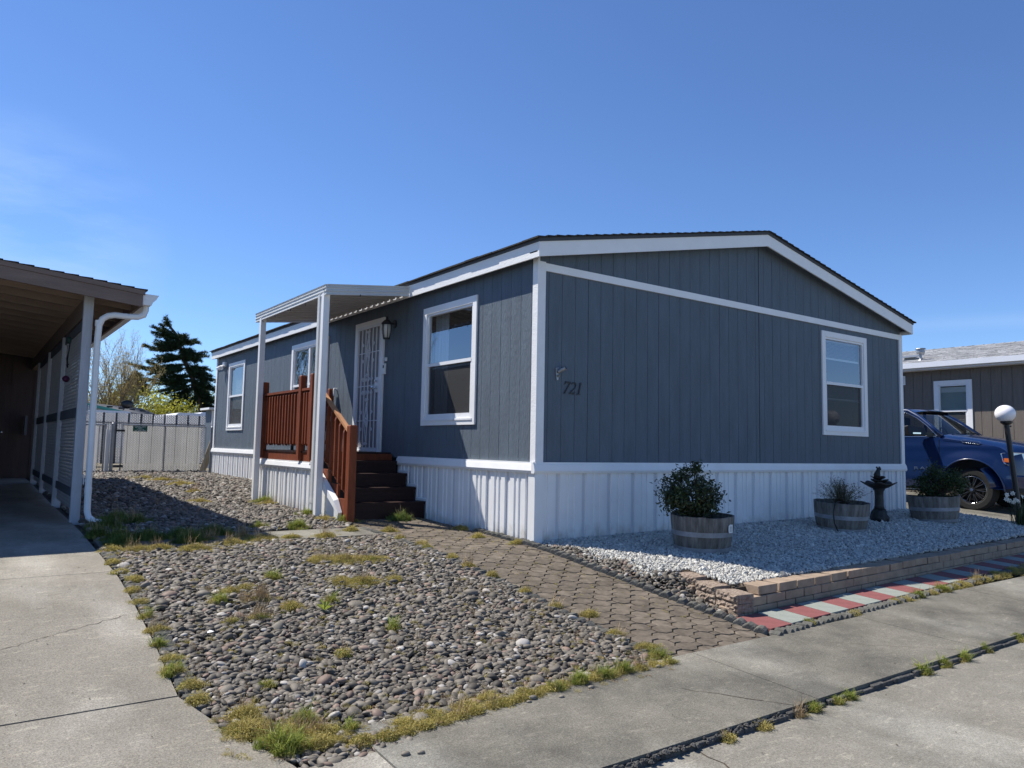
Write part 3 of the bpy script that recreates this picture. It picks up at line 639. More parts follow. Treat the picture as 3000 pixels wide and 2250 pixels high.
def rake(y0, y1, za, zb, mname, nm, par, ox=OX):
    b = MB(); pk = SL*(W/2+OX)
    pts_b = [(-ox, za), (W/2, za+pk+SL*(ox-OX)), (W+ox, za)]; pts_t = [(-ox, zb), (W/2, zb+pk+SL*(ox-OX)), (W+ox, zb)]
    for i in (0, 1):
        a, c = pts_b[i], pts_b[i+1]; e, f = pts_t[i], pts_t[i+1]
        b.hexa([(a[0], y0, a[1]), (c[0], y0, c[1]), (f[0], y0, f[1]), (e[0], y0, e[1])], [(a[0], y1, a[1]), (c[0], y1, c[1]), (f[0], y1, f[1]), (e[0], y1, e[1])])
    return b.build(nm, mname, par)
rake(-OY, -OY+.022, zf0, zf1, 'white_paint', 'rake_board', house); rake(-OY-.012, -OY+.024, zf1, zrf, 'dark_edge', 'drip_edge', house)
rake(-OY+.03, .0, zf0+.06, zf0+.075, 'siding_blue', 'rake_soffit', house); rake(LEN+OY-.022, LEN+OY, zf0, zf1, 'white_paint', 'rake_board', house)
rake(-OY+.01, LEN+OY-.03, zf1+.002, zrf-.002, 'dark_edge', 'roof_deck', house, OX-.01)
for x0, x1 in ((-OX, -OX+.022), (W+OX-.022, W+OX)):
    b = MB(); b.box(x0, x1, -OY+.023, LEN+OY-.023, zf0, zf1); b.build('fascia_board', 'white_rough', house)
    b = MB(); b.box(x0-.012 if x0 < 0 else x0, x1 if x0 < 0 else x1+.012, -OY-.01, LEN+OY, zf1+.001, zrf-.001); b.build('drip_edge', 'dark_edge', house)
for e0, e1 in ((-OX+.023, -.001), (W+.001, W+OX-.023)): b = MB(); b.box(e0, e1, -OY+.03, LEN+OY-.03, 3.235, 3.25); b.build('eave_soffit', 'siding_blue', house)
# trim
b = MB(); b.box(-.028, -.001, -.026, .07, .88, 3.225); b.box(-.001, .085, -.028, -.001, .88, 3.175); b.build('corner_trim', 'white_rough', house)
b = MB(); b.box(W-.075, W+.024, -.026, -.001, .88, 3.17); b.box(W+.001, W+.026, -.001, .07, .88, 3.2); b.build('corner_trim', 'white_paint', house)
b = MB(); b.box(.086, W-.076, -.024, -.001, 3.075, 3.165); b.build('trim_band', 'white_paint', house)
b = MB(); b.box(-.024, -.001, LEN-.08, LEN+.02, .88, 3.2); b.build('corner_trim', 'white_paint', house)
# belly band and skirting
def band(T, u0, u1, z0, z1, par, nm='belly_band'):
    b = MB(); b.T = T; pr = [(.0, z1), (.035, z1), (.035, z1-.022), (.046, z1-.024), (.062, z0+.03), (.05, z0), (.0, z0)]
    b.prism(pr, u0, u1, 'x') if False else b.add([(u0, d, z) for d, z in pr]+[(u1, d, z) for d, z in pr], [tuple(range(7))[::-1], tuple(range(7, 14))]+[(i, (i+1) % 7, 7+(i+1) % 7, 7+i) for i in range(7)])
    return b.build(nm, 'white_vinyl', par)
PR = [(0, .006, 1), (.045, .006, 0), (.052, .026, 0), (.128, .026, 0), (.136, .013, 0), (.172, .013, 0), (.18, .026, 0), (.216, .026, 0), (.224, .013, 0), (.262, .013, 0), (.27, .026, 0), (.346, .026, 0), (.354, .013, 0), (.392, .013, 0)]
def skirt(T, u0, u1, zlo, zhi, par, off=0, nm='skirting'):
    b = MB(); b.T = T; pts = []; k0 = int(math.floor((u0-off)/.4))-1; u = []
    for k in range(k0, int((u1-off)/.4)+2):
        for i, (du, d, v) in enumerate(PR): u.append((off+k*.4+du, d, v))
    u = [p for p in u if u0 < p[0] < u1]; u = [(u0, .013, 0)]+u+[(u1, .013, 0)]
    for p, q in zip(u[:-1], u[1:]):
        b.mi = p[2]; b.add([(p[0], p[1], zlo(p[0])), (q[0], q[1], zlo(q[0])), (q[0], q[1], zhi(q[0])), (p[0], p[1], zhi(p[0]))], [(0, 1, 2, 3)])
    return b.build(nm, ['skirting_vinyl', 'vent_strip'], par, recalc=False)
band(TG, -.062, W+.03, .755, .88, house); band(TL, -.046, 3.27, .755, .88, house); band(TL, 5.84, LEN+.03, .755, .88, house)
skirt(TG, .0, W+.01, lambda u: bed(u, -.05)-.05, lambda u: .77, house, .29); skirt(TL, .0, 3.3, lambda u: g(u)-.05, lambda u: .77, house, .1); skirt(TL, 5.84, LEN, lambda u: g(u)-.05, lambda u: .77, house, .1)
b = MB(); b.prism([(-.036, -.036), (.085, -.036), (.085, -.004), (.002, -.004), (.002, .085), (-.036, .085)], -.12, .757, 'z'); b.build('skirting_corner', 'white_vinyl', house); b = MB(); b.box(W-.05, W+.02, -.03, .0, .0, .76); b.build('skirting_corner', 'white_vinyl', house)
b = MB(); b.box(W, W+.015, .02, LEN, 0, .88); b.build('skirting', 'white_vinyl', house)
b = MB()      # stepped closing trim beside the stairs
for y0, y1, z in ((2.4, 2.68, .285), (2.68, 2.95, .465), (2.95, 3.25, .645)): b.box(-.045, -.027, y0-.03, y1-.02, z, z+.035); b.box(-.047, -.028, y0-.045, y0-.03, z-.16, z+.035)
b.build('skirting_trim', 'white_vinyl', house)

def window(T, o, par, casing=.09, mid=None, cols=1, lower='insect_screen', blind=None, sill=True, curtain=False, closed=False):
    u0, u1, z0, z1 = o; b = MB(); b.T = T; c = casing; e = .024
    b.box(u0-c, u1+c, .001, e, z1, z1+c); b.box(u0-c, u1+c, .001, e, z0-c, z0); b.box(u0-c, u0, .001, e, z0, z1); b.box(u1, u1+c, .001, e, z0, z1)
    wn = b.build('window', 'white_paint', par)
    cw_ = (u1-u0)/cols; mid = mid if mid else (z0+z1)/2+.02
    for k in range(cols):
        a, d = u0+k*cw_, u0+(k+1)*cw_; s = .034; b = MB(); b.T = T
        for (p, q, r, t) in ((a, d, z1-s, z1-.001), (a, d, z0+.001, z0+s), (a+.001, a+s, z0+s, z1-s), (d-s, d-.001, z0+s, z1-s)): b.box(p+.0005, q-.0005, -.05, .008, r, t)
        b.box(a+s, d-s, -.03, .014, mid-.022, mid+.022)
        b.box(a+s, a+s+.02, -.028, .004, z0+s, mid-.022); b.box(d-s-.02, d-s, -.028, .004, z0+s, mid-.022); b.box(a+s+.02, d-s-.02, -.028, .004, z0+s, z0+s+.03)
        b.build('sash', 'sash_white', wn)
        b = MB(); b.T = T; b.add([(a+s, -.018, mid+.022), (d-s, -.018, mid+.022), (d-s, -.018, z1-s), (a+s, -.018, z1-s)], [(0, 1, 2, 3)]); b.build('upper_pane', 'pane', wn, recalc=False)
        b = MB(); b.T = T; b.add([(a+s+.02, -.030, z0+s+.03), (d-s-.02, -.030, z0+s+.03), (d-s-.02, -.030, mid-.022), (a+s+.02, -.030, mid-.022)], [(0, 1, 2, 3)]); b.build('lower_pane', 'pane_dark', wn, recalc=False)
        if lower: b = MB(); b.T = T; b.add([(a+s+.021, -.016, z0+s+.031), (d-s-.021, -.016, z0+s+.031), (d-s-.021, -.016, mid-.023), (a+s+.021, -.016, mid-.023)], [(0, 1, 2, 3)]); b.build('insect_screen', lower, wn, recalc=False)
        if blind:
            b = MB(); b.T = T; n = int((z1-blind)/.022); b.box(a+.03, d-.03, -.13, -.09, z1-.05, z1-.01)
            for i in range(n): z = z1-.06-i*.022; b.hexa([(a+.03, -.12, z), (d-.03, -.12, z), (d-.03, -.12, z+.002), (a+.03, -.12, z+.002)], [(a+.03, -.095, z-.014), (d-.03, -.095, z-.014), (d-.03, -.095, z-.012), (a+.03, -.095, z-.012)])
            if closed:
                b = MB(); b.T = T
                for i in range(int((z1-blind)/.045)): z = z1-.05-i*.045; b.hexa([(a+.03, -.062, z), (d-.03, -.062, z), (d-.03, -.060, z), (a+.03, -.060, z)], [(a+.03, -.054, z-.047), (d-.03, -.054, z-.047), (d-.03, -.052, z-.047), (a+.03, -.052, z-.047)])
            b.build('blind', 'blind' if closed else 'blind_dim', wn)
    if sill: b = MB(); b.T = T; b.box(u0-.03, u1+.03, .0245, .034, z0-.03, z0-.008); b.build('sill', 'sash_white', wn)
    if curtain:
        b = MB(); b.T = T
        for (p, q) in curtain:
            n = 14; pts = [(p+(q-p)*i/n, -.16+.02*math.sin(i*2.2)) for i in range(n+1)]
            for (x, d), (x2, d2) in zip(pts[:-1], pts[1:]): b.add([(x, d, z0-.05), (x2, d2, z0-.05), (x2, d2, z1), (x, d, z1)], [(0, 1, 2, 3)])
        b.build('curtain', 'curtain', wn, recalc=False)
    return wn
window(TL, WIN1, house, mid=2.16, curtain=[(2.22, 2.6)]); window(TL, WIN2, house, mid=2.16, cols=2, blind=1.5); window(TL, WIN3, house, mid=2.15, blind=1.5)
window(TG, WING, house, mid=2.16, blind=2.62)
for z in (1.9, 2.55): b = MB(); b.T = TG; b.box(WING[0]+.06, WING[1]-.06, -.06, -.045, z, z+.03); b.build('window_bar', 'sash_white', house)

# security door
du0, du1, dz0, dz1 = DOOR
b = MB(); b.T = TL; b.box(du0-.09, du1+.09, .001, .026, dz1, dz1+.075); b.box(du0-.09, du0, .001, .026, dz0-.02, dz1); b.box(du1, du1+.09, .001, .026, dz0-.02, dz1); b.box(du0, du1, -.04, .045, dz0-.03, dz0)
door = b.build('front_door', 'white_paint', house)
b = MB(); b.T = TL; b.box(du0, du1, -.06, -.045, dz0, dz1); b.box(du0+.002, du1-.002, -.012, -.008, dz0, dz1); b.build('door_leaf', 'door_panel', door)
b = MB(); b.T = TL
fr = .045
b.box(du0, du1, .0, .03, dz1-fr, dz1-.001); b.box(du0, du1, .0, .03, dz0+.001, dz0+fr); b.box(du0+.001, du0+fr, .0, .03, dz0+fr, dz1-fr); b.box(du1-fr, du1-.001, .0, .03, dz0+fr, dz1-fr)
nb = 6; cu = (du0+du1)/2
for i in range(1, nb): u = du0+fr+(du1-du0-2*fr)*i/nb; b.box(u-.007, u+.007, .008, .024, dz0+fr, dz1-fr)
for z in (1.42, 1.98, 2.52): b.box(du0+fr, du1-fr, .010, .022, z-.007, z+.007)
b.box(du0+.02, du0+.15, .012, .034, 1.86, 2.10)
def scroll(cu, cz, r, sx, sz, turns=1.4):
    pts = [(cu+sx*r*(1-t/1.25)*math.cos(t*turns*6.28), .03, cz+sz*r*(1-t/1.25)*math.sin(t*turns*6.28)) for t in [i/16 for i in range(17)]]; b.tube(pts, .0055, 5)
for zc, s in ((2.52, 1), (1.42, 1)):
    b.tube([(cu, .03, zc+.30), (cu+.075, .03, zc+.02), (cu, .03, zc-.32), (cu-.075, .03, zc+.02), (cu, .03, zc+.30)], .0065, 5)
    b.tube([(cu, .03, zc+.22), (cu+.045, .03, zc+.04), (cu, .03, zc-.1), (cu-.045, .03, zc+.04), (cu, .03, zc+.22)], .005, 5)
    for sx in (-1, 1):
        for dz, du, sz in ((.33, .03, 1), (-.36, .03, -1), (.13, .19, 1), (-.13, .19, -1), (.03, .035, 1), (-.03, .035, -1)): scroll(cu+sx*du, zc+dz, .034, sx, sz)
for sx in (-1, 1):
    for du in (.05, .16):
        for sz in (-1, 1): scroll(cu+sx*du+.0, 1.98+sz*.1, .042, sx, sz)
b.build('security_grille', 'white_trim_n', door)
b = MB(); b.T = TL; b.lathe([(.032, 0), (.032, .012), (.012, .016), (.012, .05), (.03, .055), (.032, .08), (.012, .092)], (0, 0, 0), 16)
vs = [(du0+.085+x, .034+z, 1.93+y) for (x, y, z) in [(-v[0]*0+p[0], p[1], p[2]) for v, p in zip(b.v, [(-0, 0, 0)]*len(b.v))]] if False else None
b = MB()
for zz, k in ((1.93, 1), (2.04, .8)):
    b = MB(); c = (-.034, du0+.085, zz); b.tube([(c[0], c[1], c[2]), (c[0]-.015, c[1], c[2])], .032*k, 14); b.tube([(c[0]-.015, c[1], c[2]), (c[0]-.05*k, c[1], c[2])], .013, 10)
    if k == 1: b.tube([(c[0]-.05, c[1], c[2]), (c[0]-.062, c[1], c[2]), (c[0]-.085, c[1], c[2]), (c[0]-.095, c[1], c[2])], [.022, .03, .03, .014], 14)
    b.build('door_knob' if k == 1 else 'deadbolt', 'chrome', door, smooth=False)
# porch lantern
ly, lz = 3.55, 2.86
b = MB(); b.tube([(-.002, ly, lz+.02), (-.02, ly, lz+.02)], .065, 18); b.tube([(-.02, ly, lz+.02), (-.07, ly, lz+.03), (-.12, ly, lz+.05), (-.14, ly, lz+.03)], .011, 8)
c = (-.14, ly, lz); b.lathe([(.01, .12), (.018, .10), (.02, .075), (.035, .07), (.055, .05), (.085, .02), (.088, .005), (.07, .0)], c, 8)
for k in range(6): a = k*math.pi/3+.3; b.tube([(c[0]+.066*math.cos(a), c[1]+.066*math.sin(a), c[2]), (c[0]+.07*math.cos(a), c[1]+.07*math.sin(a), c[2]-.08), (c[0]+.048*math.cos(a), c[1]+.048*math.sin(a), c[2]-.21)], .006, 5)
b.lathe([(.05, -.225), (.052, -.205), (.03, -.2)], c, 12); lan = b.build('porch_lantern', 'black_iron', house)
b = MB(); b.lathe([(.042, -.205), (.062, -.10), (.062, -.03), (.058, -.002)], c, 12); b.build('lantern_glass', 'lantern_glass', lan, smooth=True)
b = MB(); b.box(-.035, -.001, 3.80, 3.87, 2.13, 2.30); b.box(-.028, -.001, 3.77, 3.82, 2.33, 2.39); db = b.build('doorbell', 'white_paint', house, bevel=.006)
b = MB(); b.box(-.038, -.0352, 3.815, 3.855, 2.225, 2.27); b.build('doorbell_camera', 'black_plastic', db)
b = MB(); b.tube([(0, 5.70, 1.99), (-.05, 5.70, 2.0), (-.06, 5.69, 1.97), (-.07, 5.66, 1.90), (-.068, 5.65, 1.87)], [.02, .016, .014, .012, .016], 8); b.build('wall_hook', 'white_trim_n', house)
# floodlight near the far corner
b = MB(); b.box(-.05, -.001, 12.78, 12.96, 2.93, 3.05); b.tube([(-.05, 12.87, 2.97), (-.09, 12.87, 2.9)], .02, 8); b.tube([(-.07, 12.82, 2.95), (-.14, 12.74, 2.88)], [.03, .055], 12); b.tube([(-.07, 12.92, 2.95), (-.14, 13.0, 2.88)], [.03, .055], 12); b.build('floodlight', 'white_paint', house)
# flag bracket and number on the gable wall
b = MB(); b.prism([(.262, 1.965), (.312, 1.975), (.318, 1.93), (.302, 1.83), (.278, 1.82), (.262, 1.93)], -.001, -.014, 'y')
b.tube([(.30, -.014, 1.92), (.325, -.05, 1.945), (.35, -.085, 1.965)], [.022, .025, .027], 14); b.tube([(.30, -.014, 1.88), (.30, -.03, 1.872)], .014, 10); fb = b.build('flag_bracket', 'galvanised', house)
b = MB(); b.tube([(.3505, -.0858, 1.9655), (.352, -.088, 1.967)], .019, 12); b.build('bracket_socket', 'black_plastic', fb)
def digits():
    b = MB(); H = .145; sh = .24; z0 = 1.675
    def fl(poly, x0):
        pts = [(x0+(p[0]+p[1]*sh)*H, z0+p[1]*H) for p in poly]
        b.prism(pts, -.006, -.013, 'y')
    fl([(0.02, .72), (.05, 1), (.62, 1), (.62, .93), (.22, 0), (.09, 0), (.50, .86), (.14, .86), (.06, .72)], .375)
    # 2
    cx, cy, R = .27, .70, .27; outer = [(cx+R*1.0*math.cos(a), cy+R*1.08*math.sin(a)) for a in [math.radians(d) for d in range(165, -41, -20)]]
    inner = [(cx+(R-.12)*math.cos(a), cy+(R-.06)*1.08*math.sin(a)) for a in [math.radians(d) for d in range(-40, 166, 20)]]
    fl(outer+[(.22, .15), (.22, .148), (.10, .148), (.14, .15), ]+inner[:0]+[(.14, .15)]+inner, .475) if False else None
    for a, c in zip(range(0, 10), range(1, 11)):
        A = math.radians(165-20.5*a); B = math.radians(165-20.5*c); wa = .035+.10*math.sin(math.pi*min(1, a/9)); wb = .035+.10*math.sin(math.pi*min(1, c/9))
        fl([(cx+R*math.cos(A), cy+R*1.1*math.sin(A)), (cx+R*math.cos(B), cy+R*1.1*math.sin(B)), (cx+(R-wb)*math.cos(B), cy+(R-wb*.7)*1.1*math.sin(B)), (cx+(R-wa)*math.cos(A), cy+(R-wa*.7)*1.1*math.sin(A))], .475)
    fl([(.40, .50), (.50, .52), (.14, .11), (.02, .11)], .475); fl([(.0, 0), (.52, 0), (.58, .2), (.53, .2), (.48, .125), (.02, .12)], .475)
    fl([(.10, 0), (.46, 0), (.46, .04), (.345, .05), (.345, 1.0), (.30, 1.0), (.14, .90), (.14, .86), (.22, .88), (.22, .05), (.10, .04)], .575)
    return b.build('house_number', 'black_iron', house)
digits()

# ================================================================== porch deck, stairs, railing
deck = thing('porch_deck', 'reddish brown wooden porch with baluster railing, stairs and white skirting', 'porch', (-.6, 3.5, .09))
b = MB()
for i in range(16): y = 3.5+i*.144; b.box(-1.26, -.03, y, y+.139, .905, .93)
b.build('decking', 'dark_deck', deck)
b = MB(); b.box(-1.25, -1.215, 3.46, 5.8, .785, .904); b.box(-1.215, -.03, 3.46, 3.495, .80, .904); b.box(-1.215, -.03, 5.765, 5.8, .785, .904); b.build('rim_board', 'cedar', deck)
TD = lambda u, d, z: (-1.225-d, u, z)
skirt(TD, 3.42, 5.82, lambda u: g(u)-.05, lambda u: .69, deck, .1); band(TD, 3.42, 5.84, .665, .782, deck)
b = MB(); b.box(-1.24, -.03, 5.80, 5.825, .05, .78); b.build('skirting_end', 'white_vinyl', deck)
b = MB()
P0 = [(3.42, .0), (3.42, .74), (2.55, .27), (2.48, .2), (2.48, .0)]; b.prism(P0, -1.225, -1.24, 'x'); b.build('stair_skirting', 'white_vinyl', deck)
b = MB(); b.hexa([(-1.30, 3.42, .70), (-1.30, 3.42, .80), (-1.235, 3.42, .82), (-1.235, 3.42, .70)], [(-1.30, 2.56, .22), (-1.30, 2.56, .31), (-1.235, 2.56, .33), (-1.235, 2.56, .22)])
b.hexa([(-1.30, 2.56, .22), (-1.30, 2.56, .31), (-1.235, 2.56, .33), (-1.235, 2.56, .22)], [(-1.29, 2.47, .05), (-1.29, 2.43, .16), (-1.235, 2.43, .17), (-1.235, 2.47, .05)]); b.build('stair_band', 'white_vinyl', deck)
b = MB()
st_ = ((2.40, 2.69, .28), (2.68, 2.96, .46), (2.95, 3.26, .64), (3.25, 3.52, .81))
for y0, y1, z in st_: b.box(-1.19, -.05, y0-.02, y1+.0, z-.035, z)
b.box(-1.19, -.05, 3.49, 3.499, .812, .904)
b.build('tread', 'dark_deck', deck)
b = MB()
for y0, y1, z in st_: b.box(-1.185, -.055, y0, y0+.02, z-.19 if z > .3 else g(y0)-.02, z-.036)
b.build('riser', 'dark_deck', deck)
b = MB()
for (y0, z0_, y1, z1_) in ((2.36, .02, 2.62, .28), (2.62, .2, 2.92, .46), (2.92, .38, 3.22, .64), (3.22, .5, 3.46, .8)): b.box(-1.224, -1.191, y0, y1-.002, z0_, z1_+.06)
b.build('stringer', 'cedar', deck)
def post(y, z0, z1, s=.09, x=-1.255, nm='rail_post'):
    b = MB(); b.box(x-s/2, x+s/2, y-s/2, y+s/2, z0, z1-.015)
    if z1 > 1.5:
        b.box(x-s/2+.006, x+s/2-.006, y-s/2+.006, y+s/2-.006, z1-.13, z1-.118); 
    b.hexa([(x-s/2, y-s/2, z1-.015), (x+s/2, y-s/2, z1-.015), (x+s/2, y+s/2, z1-.015), (x-s/2, y+s/2, z1-.015)], [(x-s/2+.012, y-s/2+.012, z1), (x+s/2-.012, y-s/2+.012, z1), (x+s/2-.012, y+s/2-.012, z1), (x-s/2+.012, y+s/2-.012, z1)])
    return b.build(nm, 'cedar', deck)
for y in (5.66, 3.96, 3.52): post(y, .80, 2.03)
post(2.24, .04, 1.285, .10, -1.22); post(5.75, .93, 2.0, .085, -.09)
# side rails
b = MB(); b.box(-1.29, -1.20, 3.565, 5.61, 1.80, 1.835); b.box(-1.24, -1.205, 3.565, 5.61, 1.715, 1.798); b.box(-1.24, -1.205, 3.565, 5.61, 1.03, 1.10); b.box(-1.2, -.13, 5.70, 5.74, 1.72, 1.835); b.box(-1.2, -.13, 5.70, 5.74, 1.03, 1.1)
rail = b.build('railing', 'cedar', deck)
def baluster(p, q, x=-1.262, T=None):
    """pointed top, chamfered foot"""
    b = MB(); y, z0 = p; z1 = q; s = .019; pr = [(x+s, z0), (x+s, z1), (x-s*.2, z1), (x-s, z1-.035), (x-s, z0+.035)]
    b.prism(pr, y-s, y+s, 'y'); return b.build('baluster', 'cedar', rail)
for i in range(12): baluster((4.08+i*.127, 1.0), 1.795)
for i in range(3): baluster((3.63+i*.1, 1.0), 1.795)
for i in range(8): b = MB(); x = -1.1+i*.13; b.box(x-.018, x+.018, 5.742, 5.775, 1.0, 1.79); b.build('baluster', 'cedar', rail)
b = MB(); b.bar((-1.24, 2.28, 1.21), (-1.24, 3.5, 1.92), .055, .035); b.build('stair_handrail', 'cedar_top', deck)
b = MB(); b.bar((-1.225, 2.28, 1.14), (-1.225, 3.5, 1.85), .034, .09); b.bar((-1.225, 2.28, .42), (-1.225, 3.5, 1.10), .034, .085); srail = b.build('stair_rail_board', 'cedar', deck)
for i in range(8):
    y = 2.37+i*.142; zt = 1.17+(y-2.28)*.585; b = MB(); x = -1.262; b.prism([(x+.019, zt-.78), (x+.019, zt), (x-.004, zt+.01), (x-.019, zt-.03), (x-.019, zt-.76)], y-.019, y+.019, 'y'); b.build('baluster', 'cedar', srail)

# metal awning over the porch
aw = thing('porch_awning', 'white aluminium awning on slim posts over the porch', 'awning', (-1.34, 2.9, .1))
AX0, AX1, AY0, AY1 = -1.38, -.135, 2.88, 5.94
def az(x): return 3.335+(x-AX1)*.115
b = MB()
n = 15; st = (AY1-AY0-.04)/n
for k in range(n):
    y = AY0+.02+k*st; pr = [(0, 0), (st*.42, 0), (st*.5, .032), (st*.92, .032), (st, 0)]
    for (a, za), (c, zc) in zip(pr[:-1], pr[1:]):
        b.add([(AX0+.02, y+a, az(AX0)-.115+za), (AX0+.02, y+c, az(AX0)-.115+zc), (AX1, y+c, az(AX1)-.115+zc), (AX1, y+a, az(AX1)-.115+za)], [(0, 1, 2, 3)])
b.build('roof_pan', 'pan_grey', aw, recalc=False)
def ribbed(p, q, h0):
    """fascia channel with three shallow ribs, from p to q"""
    p = Vector(p); q = Vector(q); d = (q-p).normalized(); o = Vector((0, 0, 1)).cross(d).normalized()*-1
    pr = [(0, 0), (.012, 0), (.012, .012), (.003, .02), (.003, .042), (.012, .05), (.012, .062), (.003, .07), (.003, .092), (.012, .10), (.012, .112), (.003, .12), (.012, .132), (.016, .145), (0, .145)]
    vs = [p+o*a+Vector((0, 0, z)) for a, z in pr]+[q+o*a+Vector((0, 0, z)) for a, z in pr]; n = len(pr)
    return vs, [tuple(range(n))[::-1], tuple(range(n, 2*n))]+[(i, (i+1) % n, n+(i+1) % n, n+i) for i in range(n)]
b = MB(); b.add(*ribbed((AX0, AY1, az(AX0)-.145), (AX0, AY0, az(AX0)-.145), 0)); b.build('awning_fascia', 'aluminium_white', aw)
b = MB(); b.add(*ribbed((AX0, AY0, az(AX0)-.145), (AX1, AY0, az(AX1)-.145), 0)); b.build('awning_side', 'aluminium_white', aw); b = MB(); b.add(*ribbed((AX1, AY1, az(AX1)-.145), (AX0, AY1, az(AX0)-.145), 0)); b.build('awning_side', 'aluminium_white', aw)
b = MB(); b.tube([(AX0-.014, AY0+.06, az(AX0)-.07), (AX0-.02, AY0+.06, az(AX0)-.07)], .012, 6)
b.build('clip', 'black_plastic', aw)
for y in (3.2, 3.7, 4.3, 5.0, 5.6): b = MB(); b.tube([(AX0+.01, y, az(AX0)-.145), (AX0+.01, y, az(AX0)-.165), (AX0+.02, y, az(AX0)-.175)], .005, 5); b.build('clip', 'black_plastic', aw)
b = MB(); b.box(-.9, -.89, AY0-.016, AY0-.004, az(-.9)-.16, az(-.9)-.135); b.build('clip', 'black_plastic', aw)
b = MB()
for y, s in ((2.98, .085), (5.66, .085)):
    x = -1.35; z1 = az(x)-.117; b.box(x-s/2, x+s/2, y-s/2, y+s/2, g(y)-.03, z1)
    b.build('awning_post', 'white_vinyl', aw); b = MB()
b = MB(); x, y = -1.36, 3.11; prf = [(-.035, -.03), (-.02, -.04), (-.007, -.03), (.007, -.04), (.02, -.03), (.035, -.04), (.035, .04), (-.035, .04)]
b.prism([(x+p[0], y+p[1]) for p in prf], g(y)+.07, az(x)-.117, 'z'); b.box(x-.04, x+.04, y-.045, y+.045, .25, .30); b.build('awning_downspout', 'aluminium_white', aw)

# chair on the porch
ch = thing('patio_chair', 'dark patio chair with tan cushion behind the porch railing', 'chair', (-.7, 4.9, .93))
b = MB()
for x, y in ((-.95, 4.65), (-.45, 4.65), (-.95, 5.15), (-.45, 5.15)): b = MB(); b.box(x-.02, x+.02, y-.02, y+.02, .93, 1.36); b.build('leg', 'black_iron', ch)
b = MB(); b.box(-.98, -.42, 4.62, 5.18, 1.34, 1.40); b.build('seat', 'seat_fabric', ch)
b = MB(); b.box(-.99, -.93, 4.65, 5.2, 1.40, 1.86); b.build('backrest', 'cushion', ch, bevel=.03); b = MB(); b.box(-.92, -.43, 4.66, 5.14, 1.40, 1.48); b.build('cushion', 'cushion', ch, bevel=.03)

# ================================================================== retaining wall of loose blocks
wall = thing('retaining_wall', 'low retaining wall of loose tan concrete blocks holding the white stone bed', 'garden wall', (.07, -2.66, -.34))
def block(c, ang, L_=.288, D_=.205, H_=.074, split=False):
    """c: middle of the front face at the bottom; ang: direction along the face"""
    b = MB(); ux, uy = math.cos(ang), math.sin(ang); nx_, ny_ = uy, -ux      # outward normal
    if split:
        nu, nv = 12, 4; rr = random.Random(c[0]*91+c[1]*37+c[2]*17)
        grid = [[(L_*(i/nu-.5), H_*j/nv, (0 if i in (0, nu) or j in (0, nv) else rr.uniform(.0, .022))) for j in range(nv+1)] for i in range(nu+1)]
        P = lambda u, z, d: (c[0]+ux*u+nx_*d, c[1]+uy*u+ny_*d, c[2]+z); o = []
        for i in range(nu+1):
            for j in range(nv+1): u, z, d = grid[i][j]; o.append(P(u, z, d-.004))
        b.add(o, [(i*(nv+1)+j, (i+1)*(nv+1)+j, (i+1)*(nv+1)+j+1, i*(nv+1)+j+1) for i in range(nu) for j in range(nv)])
    P = lambda u, z, d: (c[0]+ux*u+nx_*d, c[1]+uy*u+ny_*d, c[2]+z)
    j = lambda: random.uniform(-.003, .003); t = .012
    f = [P(-L_/2+j(), 0, -.004), P(L_/2+j(), 0, -.004), P(L_/2+j(), H_, -.004), P(-L_/2+j(), H_, -.004)]; k = [P(-L_/2+t*2, 0, -D_), P(L_/2-t*2, 0, -D_), P(L_/2-t*2, H_, -D_), P(-L_/2+t*2, H_, -D_)]
    b.hexa(f, k)
    if split: return b.build('split_block', 'block_split', wall)
    return b.build('block', 'block_tan', wall, bevel=.005)
wa = math.atan2(.043, 1)
Z0 = -.342
for cidx in range(3):
    nb_ = 29 if cidx < 2 else 29
    for k in range(nb_):
        x = .22+k*.3+(0 if cidx != 1 else .15)+random.uniform(-.004, .004)
        if cidx == 2 and k == 0: continue
        dx = .0
        if cidx == 2: dx = .04 if k == 1 else .06
        xx_ = x+dx+.0
        if xx_ > 8.95: continue
        inn = .008*cidx+(random.uniform(-.006, .008) if cidx == 2 else 0)
        block((xx_, WF(xx_)+inn, Z0+cidx*.0765+(.004*math.sin(k*1.3) if cidx == 2 else 0)), wa+random.uniform(-.02, .02), .291 if cidx < 2 else .285)
la = math.atan2(-.95, .26)+math.pi
# left return: three blocks long, two courses, split faces to the path
dirx, diry = .26/.985, .95/.985
for k, zt in enumerate((-.145, -.125, -.098)):
    for cidx in (0, 1, 2):
        sx_ = .15+k*.303; cx, cy = .07+dirx*sx_, -2.66+diry*sx_
        if cidx == 1 and k == 2: cx -= .035
        if cidx == 2: cx -= .0
        block((cx+random.uniform(-.004, .004), cy, zt-.0765*(1 if cidx == 2 else 2 if cidx == 1 else 3)-.001*(2-cidx)), math.atan2(-diry, -dirx)+(.10 if k == 2 and cidx == 2 else 0), .292, .19, split=True)

